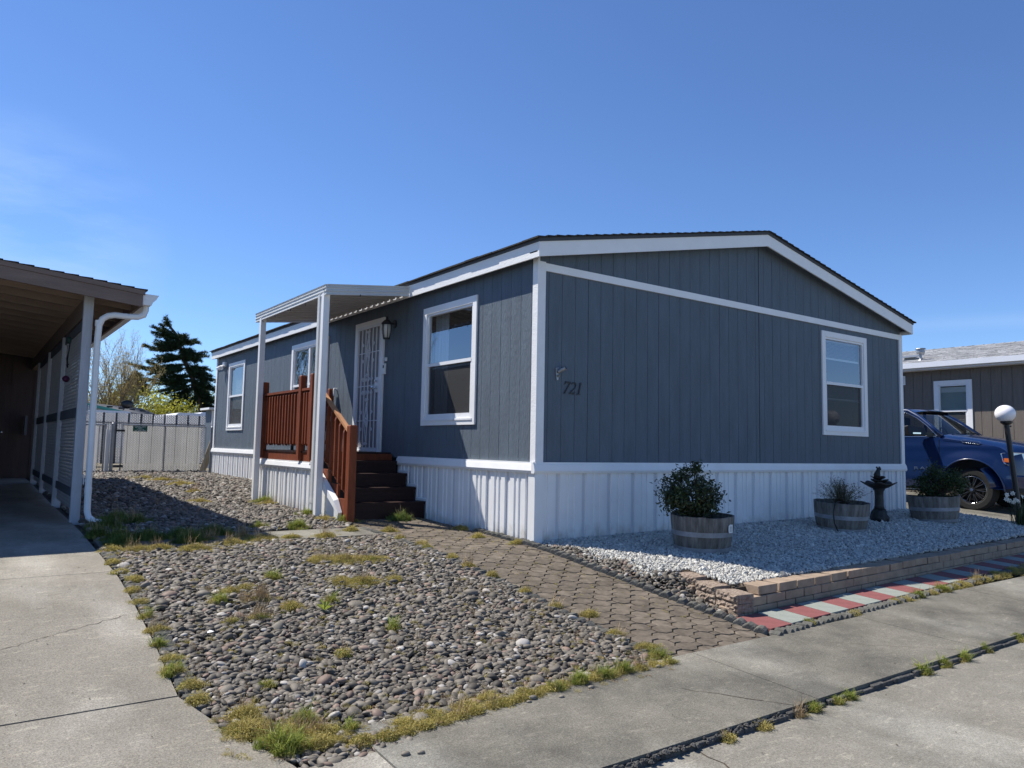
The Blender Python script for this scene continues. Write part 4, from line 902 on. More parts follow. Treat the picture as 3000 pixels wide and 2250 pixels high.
# red and grey square tiles laid in a row against the wall
tr = None; tg = None
for k in range(24):
    x = -.0+k*.309; yb = -3.03+.052*x; kind = k % 2
    if x > 7: break
    b = MB(); x0, x1 = 0, .303; dz = random.uniform(-.002, .002)
    z = g(yb+.16)+.012+dz
    b.hexa([(0, 0, -.03), (.303, .0158, -.03), (.303, .3458, -.03), (0, .33, -.03)], [(0, 0, .0), (.303, .0158, .0), (.303, .3458, .02), (0, .33, .02)])
    o = b.build('paving_tile', 'tile_red' if kind == 0 else 'tile_grey', None, bevel=.003)
    o.location = (x, yb, z-.006)
    NUM = ('first', 'second', 'third', 'fourth', 'fifth', 'sixth', 'seventh', 'eighth', 'ninth', 'tenth', 'eleventh', 'twelfth'); tag(o, '%s %s square paving tile counted from the paver path, below the block wall' % (NUM[k//2], 'brick red' if kind == 0 else 'pale grey green'), 'tile', 'red tiles along the block wall' if kind == 0 else 'grey tiles along the block wall')
# scalloped concrete edging
def edging(name, pts, pitch, r, length, ang, label, zo=0):
    b = MB()
    for (x, y) in pts:
        z = (g(y))+zo; q = r*random.uniform(.85, 1.1); L_ = length*random.uniform(.9, 1.1); ux, uy = math.cos(ang), math.sin(ang); jx, jy = random.uniform(-.006, .006), random.uniform(-.006, .006)
        n = 12; rings = []; jt = [random.uniform(.9, 1.1) for _ in range(n)]
        for s, k in ((-.5, .80), (-.48, .95), (-.2, 1), (.2, 1), (.48, .95), (.5, .80)):
            rings.append([(x+jx+ux*L_*s-uy*q*k*math.cos(a)*jt[i_], y+jy+uy*L_*s+ux*q*k*math.cos(a)*jt[i_], z+q*k*math.sin(a)*jt[i_]*1.0) for i_, a in enumerate([2*math.pi*i/n for i in range(n)])])
        vs = [p for rg in rings for p in rg]; b.add(vs, [(i*n+k_, i*n+(k_+1) % n, (i+1)*n+(k_+1) % n, (i+1)*n+k_) for i in range(5) for k_ in range(n)]+[tuple(range(n))[::-1], tuple(5*n+k_ for k_ in range(n))])
    return tag(b.build(name, 'edging_conc', None, smooth=False), label, 'edging')
edging('scalloped_edging', [(-.02+i*.079, -3.085+.052*i*.079) for i in range(72)], .08, .041, .085, math.radians(100), 'scalloped grey concrete edging between the square tiles and the pavement', -.012)
edging('path_edging', [(-.085, -3.0+i*.098) for i in range(42)], .1, .051, .105, math.radians(205), 'scalloped mossy concrete edging along the right side of the paver path', -.010)
edging('drive_edging', [(drive_edge(-2.5+i*.095)+.065, -2.5+i*.095) for i in range(38)], .1, .049, .1, math.radians(170), 'half buried grey concrete edging along the driveway', -.038)
edging('pebble_edging', [(-1.27, -2.9+i*.098) for i in range(48)], .1, .050, .09, math.radians(15), 'half buried concrete edging between pebbles and the paver path', -.036)

# ================================================================== barrels and plants
def barrel(c, label, R=.355, H=.41, tilt=(0, 0)):
    t = thing('barrel_planter', label, 'planter', (0, 0, 0), 'half barrel planters on the white stones'); ns = 26
    prof = [(.82, 0), (.90, .25*H), (.955, .55*H), (.99, .8*H), (1.0, H)]
    b = MB()
    for k in range(ns):
        a0 = 2*math.pi*k/ns+.0025; a1 = 2*math.pi*(k+1)/ns-.0025; hh = random.uniform(-.006, .004); o = []
        for i, (q, z) in enumerate(prof):
            z = z+(hh if i == 4 else 0); o += [(R*q*math.cos(a0), R*q*math.sin(a0), z), (R*q*math.cos(a1), R*q*math.sin(a1), z), ((R*q-.022)*math.cos(a1), (R*q-.022)*math.sin(a1), z), ((R*q-.022)*math.cos(a0), (R*q-.022)*math.sin(a0), z)]
        f = [(0, 1, 2, 3)]+[(i*4+j, i*4+(j+1) % 4, i*4+4+(j+1) % 4, i*4+4+j) for i in range(4) for j in range(4)]+[(19, 18, 17, 16)]
        b.add(o, f)
    b.build('staves', 'barrel_wood', t)
    for z0, z1 in ((.05*H, .17*H), (.47*H, .60*H)):
        b = MB(); f = lambda z: R*float(np.interp(z, [p[1] for p in prof], [p[0] for p in prof])); n = 48
        o = [(((f(z)+d)*math.cos(2*math.pi*i/n)), ((f(z)+d)*math.sin(2*math.pi*i/n)), z) for z, d in ((z0, .001), (z0, .004), (z1, .004), (z1, .001)) for i in range(n)]
        b.add(o, [(r*n+i, r*n+(i+1) % n, (r+1)*n+(i+1) % n, (r+1)*n+i) for r in range(3) for i in range(n)]); b.build('hoop', 'barrel_hoop', t, smooth=False)
    b = MB(); b.lathe([(.01, H-.055), (R*.5, H-.05), (R*.95, H-.065), (R*.95, H-.1)], (0, 0, 0), 24); b.build('soil', 'soil', t)
    t.location = c; t.rotation_euler = (tilt[0], tilt[1], random.uniform(0, 6)); return t
def crown_pts(n, c, rx, ry, rz, clumps, cr, rng):
    cs = []
    for i in range(clumps):
        while True:
            p = Vector((rng.uniform(-1, 1), rng.uniform(-1, 1), rng.uniform(-1, 1)))
            if .35 < p.length < 1: break
        cs.append(p)
    out_ = []
    for i in range(n):
        q = cs[rng.randrange(clumps)]; d = Vector((rng.gauss(0, 1), rng.gauss(0, 1), rng.gauss(0, 1)))*cr; p = q+d
        out_.append((c[0]+p.x*rx, c[1]+p.y*ry, c[2]+p.z*rz))
    return out_, [(c[0]+q.x*rx, c[1]+q.y*ry, c[2]+q.z*rz) for q in cs]
def shrub(name, label, base, c, r, nl, clumps, cr, size, leafmat, cat='shrub', asp=.42, extra=None, group=None, stems=True):
    rng = random.Random(hash(label) % 1000 if False else len(label)*13); t = thing(name, label, cat, base, group)
    pts, cs = crown_pts(nl, c, r[0], r[1], r[2], clumps, cr, rng)
    if extra: 
        for (x, y, z, rr, n) in extra: pts += [(x+rng.gauss(0, rr), y+rng.gauss(0, rr), z+rng.gauss(0, rr)) for i in range(n)]; cs.append((x, y, z))
    b = MB(); leaves(b, [p for p in pts if p[2] > base[2]+.01], size, .3, asp); b.build('foliage', leafmat, t, recalc=False)
    if stems:
        b = MB()
        for q in cs:
            m_ = ((base[0]*.5+q[0]*.5)+rng.uniform(-.02, .02), (base[1]*.5+q[1]*.5), base[2]*.45+q[2]*.55); b.tube([base, m_, q], [.008, .006, .0025], 5, False)
        b.build('stem', 'twig', t, recalc=False)
    return t
B1 = (1.47, -1.13); B2 = (4.72, -.86); B3 = (7.3, -.93)
bz1, bz2, bz3 = bed(*B1)-.02, bed(*B2)-.03, bed(*B3)-.03
b1 = barrel((B1[0], B1[1], bz1), 'half barrel planter with dense dark leafy shrub, nearest the block wall corner', .345, .40, (.0, .03))
b2 = barrel((B2[0], B2[1], bz2), 'half barrel planter with sparse twiggy plant, beside the fountain', .365, .41, (.01, .05))
b3 = barrel((B3[0], B3[1], bz3), 'half barrel planter with spreading bush in front of the blue truck', .37, .42, (.01, .04))
# paper tag on the first barrel
d = Vector((-.42, -.9, 0)).normalized(); d = Vector((.12, -.99, 0)).normalized()
cT = Vector((B1[0], B1[1], bz1+.27))+d*.349; tx = Vector((-d.y, d.x, 0))
tagm = thing('plant_tag', 'white paper tag stuck to the nearest half barrel', 'tag', tuple(cT)); b = MB()
pts2 = [(-.035, -.042), (.036, -.042), (.04, .046), (-.014, .048), (-.04, .032), (-.042, -.01)]
b.add([tuple(cT+tx*p[0]+Vector((0, 0, 1))*p[1]+d*o_) for o_ in (.004, .007) for p in pts2], [tuple(range(6)), tuple(range(6, 12))[::-1]]+[(i, (i+1) % 6, 6+(i+1) % 6, 6+i) for i in range(6)]); b.build('paper', 'paper', tagm)
b = MB()
for k in range(5): b.add([tuple(cT+tx*u+Vector((0, 0, 1))*(.02-k*.011+v)+d*.0078) for u, v in ((-.018+.004*(k % 2), 0), (.018, 0), (.018, .004), (-.018+.004*(k % 2), .004))], [(0, 1, 2, 3)])
b.build('printed_line', 'edging_conc', tagm, recalc=False)
sz1 = bz1+.34
shrub('leafy_shrub', 'dense dark green shrub growing out of the nearest half barrel', (B1[0]-.08, B1[1], sz1), (B1[0]-.13, B1[1]+.04, sz1+.30), (.34, .30, .26), 4400, 80, .15, .023, 'leaf_dark',
      extra=[(B1[0]-.10, B1[1], sz1+.60, .03, 60), (B1[0]-.13, B1[1], sz1+.54, .04, 60), (B1[0]-.12, B1[1], sz1+.56, .04, 60), (B1[0]+.22, B1[1]+.05, sz1+.25, .05, 90), (B1[0]+.28, B1[1]+.03, sz1+.14, .05, 60)])
# twiggy plant
rng = random.Random(5); t = thing('twiggy_plant', 'sparse twiggy plant with tiny leaves in the middle half barrel', 'plant', (B2[0]+.02, B2[1], bz2+.34)); b = MB(); lp = []
for i in range(150):
    a = rng.uniform(0, 6.28); e = rng.uniform(.55, 1.55); L_ = rng.uniform(.34, .50); d = Vector((math.cos(a)*math.cos(e), math.sin(a)*math.cos(e), math.sin(e)*.85)); p0 = Vector((B2[0]+.02+rng.uniform(-.05, .05), B2[1]+rng.uniform(-.05, .05), bz2+.33)); p1 = p0+d*L_*.6+Vector((0, 0, .02)); p2 = p0+d*L_
    b.tube([p0, p1, p2], [.0022, .0018, .001], 3, False)
    for k in range(14): lp.append(p0.lerp(p2, rng.uniform(.35, 1.02))+Vector((rng.gauss(0, .012), rng.gauss(0, .012), rng.gauss(0, .012))))
b.build('stem', 'twig', t, recalc=False); b = MB(); leaves(b, lp, .011, .3, .45); b.build('foliage', 'leaf_silver', t, recalc=False)
# hose loop on the second barrel
b = MB(); hx, hy, hz = B2[0]-.34, B2[1]-.10, bz2+.40; b.tube([(hx+.16, hy-.02, hz+.015), (hx+.05, hy-.03, hz+.02), (hx-.04, hy-.04, hz-.01), (hx-.08, hy-.04, hz-.12), (hx-.06, hy-.04, hz-.26), (hx+.0, hy-.05, hz-.36), (hx+.06, hy-.08, hz-.42)], .008, 6)
tag(b.build('drip_hose', 'black_plastic', None, smooth=True), 'thin black drip hose looping over the middle half barrel', 'hose')
shrub('spreading_bush', 'dark spreading bush in the half barrel in front of the truck', (B3[0], B3[1], bz3+.34), (B3[0]+.12, B3[1]-.05, bz3+.60), (.38, .36, .26), 3800, 75, .15, .023, 'leaf_mid',
      extra=[(B3[0]-.38, B3[1]+.15, bz3+.58, .05, 50), (B3[0]+.38, B3[1]-.25, bz3+.62, .07, 120), (B3[0]-.05, B3[1], bz3+.88, .05, 70), (B3[0]+.3, B3[1]-.2, bz3+.82, .05, 60)])

# fountain
fx, fy = 6.2, -.62; fz = bed(fx, fy)-.02
ft = thing('garden_fountain', 'dark bronze tiered garden fountain with leaf shaped bowls between the half barrels', 'fountain', (fx, fy, fz))
b = MB(); lump = lambda a, r, z: 1+.14*math.sin(5*a+z*30)+.07*math.sin(9*a+2)
b.lathe([(.10, 0), (.135, .015), (.125, .08), (.095, .16), (.082, .20)], (fx, fy, fz), 28, 1, 1, lump); b.build('base', 'bronze', ft, smooth=True)
b = MB(); b.lathe([(.082, .19), (.066, .25), (.062, .38), (.065, .47), (.085, .50), (.088, .51)], (fx, fy, fz), 20); b.build('pedestal', 'bronze', ft, smooth=True)
def bowl(cx, cy, z, R, h, k, ph, nm):
    b = MB(); n = 40; rings = []
    for rr, zz, up_ in ((.25, 0, 0), (.6, .35*h, .1), (.85, .75*h, .5), (1.0, 1.0*h, 1), (.97, 1.0*h+.006, 1), (.8, .82*h, .5), (.3, .5*h, 0)):
        ring = []
        for i in range(n):
            a = 2*math.pi*i/n; wv = (.5+.5*math.cos(k*a+ph))**2; q = R*rr*(1+.20*up_*wv); ring.append((cx+q*math.cos(a), cy+q*math.sin(a), z+zz+.03*up_*wv*R/.2))
        rings.append(ring)
    b.add([p for r in rings for p in r], [(r*n+i, r*n+(i+1) % n, (r+1)*n+(i+1) % n, (r+1)*n+i) for r in range(6) for i in range(n)]+[tuple(range(n))[::-1], tuple(6*n+i for i in range(n))]); b.build(nm, 'bronze', ft, smooth=True)
bowl(fx, fy, fz+.50, .225, .085, 5, .6, 'basin'); bowl(fx+.03, fy, fz+.585, .12, .05, 4, 1.9, 'middle_bowl'); bowl(fx, fy, fz+.64, .10, .045, 3, .2, 'upper_bowl')
b = MB(); b.tube([(fx-.05, fy, fz+.685), (fx-.045, fy, fz+.72), (fx-.02, fy, fz+.765), (fx-.0, fy, fz+.80), (fx+.005, fy, fz+.825)], [.045, .05, .035, .028, .03], 12); b.tube([(fx+.005, fy, fz+.81), (fx+.02, fy-.03, fz+.815)], [.03, .02], 10); b.ball((fx-.02, fy+.015, fz+.835), .014); b.ball((fx+.02, fy-.005, fz+.835), .014); b.build('frog_figure', 'bronze', ft, smooth=True)

# leaning lamp post
lx, ly_ = 8.72, -1.60; lzb = -.16
lp_ = thing('lamp_post', 'leaning black garden lamp post with white globe', 'lamp', (lx, ly_, lzb)); topp = Vector((lx-.13, ly_+.095, 1.56))
b = MB(); b.tube([(lx, ly_, lzb), (lx-.03, ly_+.02, .4), tuple(topp)], [.05, .042, .04], 14); b.tube([tuple(topp), tuple(topp+Vector((0, 0, .03))), tuple(topp+Vector((0, 0, .06)))], [.045, .085, .09], 18); b.build('pole', 'black_iron', lp_, smooth=False)
b = MB(); b.ball(tuple(topp+Vector((-.012, .01, .185))), .150, .94, 16); b.build('globe', 'globe_white', lp_, smooth=True)
b = MB(); q = topp+Vector((.04, -.02, -.02)); b.tube([tuple(q), tuple(q+Vector((.03, -.02, 0)))], .013, 8); b.build('screw', 'black_iron', lp_)
# daffodils
dt = thing('daffodil_clump', 'clump of white daffodils with long leaves at the foot of the lamp post', 'flowers', (8.55, -1.75, -.12)); b = MB(); fl = MB(); rng = random.Random(3)
for i in range(60):
    x, y = 8.5+rng.gauss(0, .07), -1.72+rng.gauss(0, .07); a = rng.uniform(0, 6.28); L_ = rng.uniform(.3, .55); le = rng.uniform(.1, .7); px, py = -math.sin(a)*.007, math.cos(a)*.007; dx, dy = math.cos(a)*le*L_, math.sin(a)*le*L_
    b.add([(x-px, y-py, -.13), (x+px, y+py, -.13), (x+dx*.4+px, y+dy*.4+py, -.12+L_*.6), (x+dx*.4-px, y+dy*.4-py, -.12+L_*.6), (x+dx, y+dy, -.12+L_*(1-.35*le))], [(0, 1, 2, 3), (3, 2, 4)])
for i in range(13):
    c_ = Vector((8.33+rng.gauss(0, .14), -1.66+rng.gauss(0, .10), .40+rng.uniform(-.09, .06))); n_ = Vector((-.5+rng.gauss(0, .4), -.7+rng.gauss(0, .4), .1)).normalized(); e = n_.orthogonal().normalized(); w_ = n_.cross(e)
    b.tube([(8.5, -1.72, -.1), tuple((c_+Vector((8.5, -1.72, -.1)))/2+Vector((0, 0, .08))), tuple(c_)], .003, 4, False)
    for k in range(6):
        a = k*math.pi/3; v = e*math.cos(a)+w_*math.sin(a); s_ = n_.cross(v); fl.add([c_, c_+v*.022+s_*.013, c_+v*.042+n_*.004, c_+v*.022-s_*.013], [(0, 1, 2, 3)])
    fl.tube([tuple(c_), tuple(c_+n_*.018)], [.009, .014], 8, False)
b.build('leaf', 'leaf_mid', dt, recalc=False); fl.build('flower', 'petal', dt, recalc=False)

# ================================================================== carport on the left
cp = thing('carport', 'brown wooden carport with white posts and lattice beside the driveway', 'carport', (-4.12, 3.3, .08))
CX0, CX1, CY0, CY1 = -9.0, -3.6, 3.0, 12.6
def cz(x): return 2.80+(CX1-x)*.095        # top of the roof deck
b = MB(); nst = 38; st = (CX1+.04-CX0)/nst
for k in range(nst):
    x1 = CX1+.045-k*st; x0 = x1-st-.03; ysx = [CY0-.03+i*.33 for i in range(30)]
    for y0, y1 in zip(ysx[:-1], ysx[1:]):
        j = random.uniform(0, .004); b.hexa([(x0, y0, cz(x0)+.012), (x1, y0, cz(x1)+.012), (x1, y1, cz(x1)+.012), (x0, y1, cz(x0)+.012)], [(x0, y0, cz(x0)+.016), (x1, y0, cz(x1)+.028+j), (x1, y1, cz(x1)+.028+j), (x0, y1, cz(x0)+.016)])
b.build('roof', 'shingle_brown', cp, recalc=False)
b = MB(); b.hexa([(CX0, CY0, cz(CX0)-.012), (CX1, CY0, cz(CX1)-.012), (CX1, CY1, cz(CX1)-.012), (CX0, CY1, cz(CX0)-.012)], [(CX0, CY0, cz(CX0)+.01), (CX1, CY0, cz(CX1)+.01), (CX1, CY1, cz(CX1)+.01), (CX0, CY1, cz(CX0)+.01)]); b.build('roof_deck', 'rafter_brown', cp)
def sloped(y0, y1, x0, x1, dt_, db_, m, nm):
    b = MB(); b.hexa([(x0, y0, cz(x0)-db_), (x1, y0, cz(x1)-db_), (x1, y0, cz(x1)-dt_), (x0, y0, cz(x0)-dt_)], [(x0, y1, cz(x0)-db_), (x1, y1, cz(x1)-db_), (x1, y1, cz(x1)-dt_), (x0, y1, cz(x0)-dt_)]); return b.build(nm, m, cp)
sloped(CY0-.016, CY0+.022, CX0, CX1, .045, .185, 'carport_brown', 'fascia_board'); sloped(CY0-.026, CY0+.02, CX0, CX1+.02, -.01, .042, 'carport_brown', 'trim_board')
for i in range(1, 17): sloped(CY0+i*.58, CY0+i*.58+.038, CX0, CX1-.03, .014, .15, 'rafter_brown', 'rafter')
b = MB(); b.box(CX1-.028, CX1-.001, CY0+.024, CY1, 2.62, 2.785); b.build('side_fascia', 'carport_brown', cp)
b = MB(); b.box(-4.165, -4.075, 3.38, 12.4, 2.47, 2.70); b.build('beam', 'carport_brown', cp)
PYS = (3.33, 5.6, 7.9, 10.1)
for i, y in enumerate(PYS):
    b = MB(); s = .05
    if i == 0: b.box(-4.17, -4.068, y-.03, y+.045, g(y)-.07, 2.735)
    else: b.box(-4.172, -4.066, y-.05, y+.05, g(y)-.04, 2.469)
    b.build('post', 'tan_post', cp, bevel=.004)
for i, (y0, y1) in enumerate(((3.4, 5.54), (5.66, 7.84), (7.96, 10.04))):
    zb, zt = g(y0)+.12, 2.46; b = MB(); X0 = -4.118; p = .088; n = int((y1-y0+zt-zb)/p)+2
    for k in range(-int((zt-zb)/p)-1, n):
        for sg in (1, -1):
            # line y = y0 + k p + s, z = zb + s (or mirrored), clipped to the panel
            ya = y0+k*p; s0 = max(0, y0-ya); s1 = min(zt-zb, y1-ya)
            if s1-s0 < .03: continue
            P_ = lambda s: (X0+(.0022 if sg > 0 else -.0022), (ya+s), (zb+s) if sg > 0 else (zt-s))
            b.bar(P_(s0), P_(s1), .0075 if False else .008, .038, (1, 0, 0)) if False else b.bar(P_(s0), P_(s1), .028, .003, (1, 0, 0))
    b.build('lattice_panel', 'lattice', cp, recalc=False)
    for z0, z1 in ((.36, .46), (1.30, 1.42), (2.36, 2.468)): b = MB(); b.box(-4.142, -4.128, y0, y1, z0, z1); b.build('rail_board', 'lattice_board', cp)
b = MB(); b.box(-8.98, -3.62, 12.0, 12.05, .1, 3.2)
for k in range(14): x = -8.9+k*.4; b.box(x, x+.03, 11.985, 12.0, .12, 2.6)
b.build('shed_wall', 'shed_brown', cp); b = MB(); b.box(-5.35, -4.5, 11.955, 11.985, .2, 2.15); sdoor = b.build('shed_door', 'shed_brown', cp); b = MB(); b.ball((-4.62, 11.93, 1.15), .03); b.build('door_handle', 'chrome', sdoor, smooth=True)
b = MB(); b.box(-9.05, -8.98, 2.8, 12.6, .0, 3.2); b.build('side_wall', 'shed_brown', cp)  # out of view, added to keep skylight from entering under the roof
b = MB(); b.prism([(-4.166, -0), (-4.074, 0), (-4.074, .1)], 0, .01, 'x') if False else b.box(-4.24, -4.19, 11.7, 11.95, 1.1, 1.5); b.build('meter_box', 'lattice_board', cp)
# hanging ornament
hg = thing('hanging_ornament', 'small purple and green metal ornament hanging on the carport lattice', 'ornament', (-4.2, 4.35, 2.2)); b = MB()
b.tube([(-4.19, 4.35, 2.27), (-4.2, 4.33, 2.15), (-4.22, 4.28, 2.05), (-4.2, 4.35, 1.95), (-4.2, 4.42, 2.05), (-4.2, 4.36, 2.12)], .008, 5); b.tube([(-4.2, 4.25, 1.98), (-4.2, 4.45, 1.98)], .007, 5); b.build('wire_hook', 'black_iron', hg)
b = MB(); b.ball((-4.21, 4.33, 1.80), .042); b.build('purple_ball', 'purple', hg, smooth=True); b = MB(); b.ball((-4.2, 4.36, 2.30), .028, 1.6); b.build('green_bulb', 'green_glaze', hg, smooth=True)
# gutter and downspout
gt = thing('gutter', 'white rain gutter with bent downspout on the carport corner', 'gutter', (-3.58, 3.0, 2.7))
pr = [(-3.598, 2.64), (-3.598, 2.775), (-3.594, 2.775), (-3.594, 2.645), (-3.50, 2.645), (-3.485, 2.68), (-3.455, 2.72), (-3.44, 2.765), (-3.425, 2.765), (-3.425, 2.772), (-3.445, 2.772), (-3.463, 2.722), (-3.492, 2.683), (-3.505, 2.64)]
b = MB(); b.prism([(-3.598, 2.645), (-3.598, 2.775), (-3.425, 2.772), (-3.45, 2.72), (-3.485, 2.68), (-3.505, 2.642)], 3.0, 3.006, 'y'); b.build('end_cap', 'white_vinyl', gt)
b = MB(); b.prism(pr, 3.006, 12.6, 'y'); b.build('trough', 'white_vinyl', gt)
dp = [(-3.54, 3.12, 2.65), (-3.54, 3.12, 2.60), (-3.56, 3.12, 2.535), (-3.62, 3.12, 2.505), (-3.72, 3.13, 2.50), (-3.86, 3.15, 2.505), (-3.93, 3.17, 2.49), (-3.985, 3.18, 2.45), (-4.015, 3.19, 2.37), (-4.02, 3.20, 2.2), (-4.015, 3.20, .55), (-4.01, 3.20, .22), (-3.995, 3.17, .15), (-3.94, 3.12, .105), (-3.84, 3.06, .095)]
b = MB(); b.tube(dp, [.036]*len(dp), 10)
for (x, y, z) in ((-4.018, 3.2, 2.36), (-4.013, 3.2, .42)): b.tube([(x, y, z), (x, y, z+.07)], .0395, 10)
b.build('downspout', 'white_vinyl', gt, smooth=False)
for z in (1.33, .52): b = MB(); b.box(-4.062, -4.05, 3.29, 3.34, z, z+.11); b.box(-4.05, -4.0, 3.23, 3.25, z+.03, z+.06); b.build('strap', 'white_vinyl', gt)

# ================================================================== gate and fences
def link_mesh(x0, x1, y, z0, z1, p=.06, r=.0019):
    b = MB(); n = int((x1-x0+z1-z0)/p)+1
    for k in range(-int((z1-z0)/p)-1, n):
        for sg in (1, -1):
            xa = x0+k*p; s0 = max(0, x0-xa); s1 = min(z1-z0, x1-xa)
            if s1-s0 < .02: continue
            P_ = lambda s: (xa+s, y-.008*sg, (z0+s) if sg > 0 else (z1-s))
            b.bar(P_(s0), P_(s1), r*2)
    return b
def slats(x0, x1, y, z0, z1, w_=.062, gp=.01, gaps=()):
    b = MB(); x = x0
    while x < x1-.01:
        if not any(a < x < c for a, c in gaps): b.box(x, min(x+w_, x1), y, y+.003, z0+random.uniform(0, .012), z1+random.uniform(-.012, .004))
        x += w_+gp
    return b
gate = thing('chain_link_gate', 'chain link gate with grey privacy slats and green sign across the side yard', 'gate', (-1.95, 14.7, .2))
gx0, gx1, gyy = -1.98, .06, 14.7
b = MB(); b.tube([(gx0, gyy, .21), (gx0, gyy, 1.43), (gx1, gyy, 1.43), (gx1, gyy, .21), (gx0, gyy, .21)], .021, 8); b.tube([((gx0+gx1)/2, gyy, .21), ((gx0+gx1)/2, gyy, 1.43)], .018, 8); b.build('frame', 'galvanised', gate)
slats(gx0+.06, gx1-.12, gyy+.01, .23, 1.41).build('slat', 'slat_grey', gate); link_mesh(gx0+.02, gx1-.02, gyy-.012, .22, 1.42).build('wire_mesh', 'wire', gate, recalc=False)
b = MB(); b.tube([(gx0+.07, gyy+.03, .16), (gx0+.07, gyy-.03, .16)], .07, 14); b.build('roller_wheel', 'black_plastic', gate)
b = MB()
for z in (.35, 1.25): b.box(gx0-.16, gx0+.06, gyy-.03, gyy+.03, z, z+.05)
b.build('hinge', 'black_iron', gate)
sg_ = thing('gate_sign', 'small green sign with white lettering on the chain link gate', 'sign', (-1.58, gyy-.03, 1.33)); b = MB(); b.box(-1.74, -1.40, gyy-.035, gyy-.03, 1.262, 1.41); b.build('sign_board', 'sign_green', sg_)
for tx, sz, zz in (('QUALITY', .062, 1.362), ('FENCE', .032, 1.334), ('Commercial & Res.', .024, 1.308), ('541-664-6200', .046, 1.270)): text_mesh(tx, sz, sg_, 'lettering', 'sign_white', basis((1, 0, 0), (0, 0, 1), (-1.57, gyy-.036, zz)), .001)
fl_ = thing('chain_link_fence', 'short chain link fence panel with pale slats between carport and gate', 'fence', (-2.7, 14.7, .2))
b = MB(); b.tube([(-4.0, gyy, 1.40), (-2.33, gyy, 1.41)], .02, 8); b.tube([(-2.37, gyy, .16), (-2.37, gyy, 1.44)], .022, 8); b.tube([(-2.50, gyy, .3), (-2.50, gyy, 1.38)], .006, 5); b.tube([(-3.95, gyy, .21), (-2.38, gyy, .21)], .015, 6); b.build('frame', 'galvanised', fl_)
slats(-3.95, -2.52, gyy+.01, .22, 1.38).build('slat', 'slat_light', fl_); link_mesh(-3.95, -2.38, gyy-.012, .2, 1.40).build('wire_mesh', 'wire', fl_, recalc=False)
for x, r, lb, top in ((-2.19, .042, 'thick grey steel gate post at the left end of the gate', 1.44), (.22, .036, 'grey steel gate post beside the house corner', 1.42)):
    t = thing('gate_post', lb, 'post', (x, gyy, .1)); b = MB(); b.tube([(x, gyy, .1), (x, gyy, top)], r, 14); b.build('post', 'galvanised', t, smooth=False); b = MB(); b.ball((x, gyy, top), r*1.08, .7); b.build('cap', 'galvanised', t, smooth=True)
b = MB(); b.box(-2.33, -2.24, gyy+.06, gyy+.10, .16, 1.30); tag(b.build('fence_strip', 'white_vinyl', None), 'pale corrugated strip behind the thick gate post', 'board')
bf = thing('slat_fence', 'tall chain link fence with grey slats and dark gaps behind the gate', 'fence', (0, 21, .25)); Y = 21.0
gp_ = [(-9+.37*k-.03, -9+.37*k+.035) for k in range(50)]
slats(-9, 6.5, Y, .28, 1.92, .05, .012, gp_).build('slat', 'slat_light', bf); link_mesh(-4.5, 6.5, Y-.02, .3, 1.93, .085, .004).build('wire_mesh', 'wire', bf, recalc=False)
b = MB(); b.tube([(-9, Y, 1.60), (6.5, Y, 1.60)], .02, 6); b.build('top_rail', 'galvanised', bf)
for k in range(0, 42): b = MB(); x = -9+.37*k; b.box(x-.028, x+.028, Y+.004, Y+.02, .25, 1.93); b.build('dark_slat', 'black_plastic', bf)
# lumber leaning between gate and house
lm = thing('leaning_lumber', 'weathered boards leaning between the gate post and the house', 'boards', (.35, 15.0, .22)); 
for i in range(4): b = MB(); b.bar((.05+.05*i, 15.0+.1*i, .22), (.42+.03*i, 15.1+.1*i, 1.35-.12*i), .09, .03, (0, 1, 0)); b.build('board', 'rope_tan', lm)
# shed beyond the house corner
sh = thing('storage_shed', 'small blue grey shed with white edge just past the far house corner', 'shed', (1.4, 17.5, .25)); b = MB(); b.box(.66, 2.6, 16.5, 17.3, .25, 1.98); b.build('wall', 'siding_blue', sh); b = MB(); b.box(.52, 2.8, 16.35, 17.4, 1.98, 2.04); b.build('roof', 'white_paint', sh)
b = MB(); b.box(.64, .70, 16.47, 16.499, .25, 1.96); b.build('corner_trim', 'white_paint', sh)
# trailers behind the fence
def camper(x0, x1, y0, y1, zt, label):
    t = thing('travel_trailer', label, 'trailer', ((x0+x1)/2, y0, .3)); b = MB(); n = 8; r = .16; prf = [(x0, .75), (x0, zt-r)]+[(x0+r-r*math.cos(a), zt-r+r*math.sin(a)*.8) for a in [math.pi/2*i/n for i in range(1, n+1)]]+[(x1-r+r*math.sin(a), zt-r+r*math.cos(a)*.8) for a in [math.pi/2*i/n for i in range(0, n+1)]]+[(x1, .75)]
    b.prism(prf, y0, y1, 'y'); b.build('body', 'white_trim_n', t); b = MB(); b.box(x0+.2, x1-.2, y0-.012, y0-.001, 1.3, 1.75); b.build('window', 'black_plastic', t)
    for y in (y0+1.2, y0+2.0): b = MB(); b.tube([(x0-.02, y, .62), (x0+.2, y, .62)], .3, 18); b.build('wheel', 'tyre', t)
camper(-1.62, -.16, 25, 30, 2.16, 'white travel trailer showing its roof above the fence, left one'); camper(1.35, 2.42, 24.6, 29, 2.17, 'long white trailer roof above the fence below the big conifer'); camper(2.56, 4.6, 26, 31, 2.28, 'white trailer roof at the right end of the fence by the house')
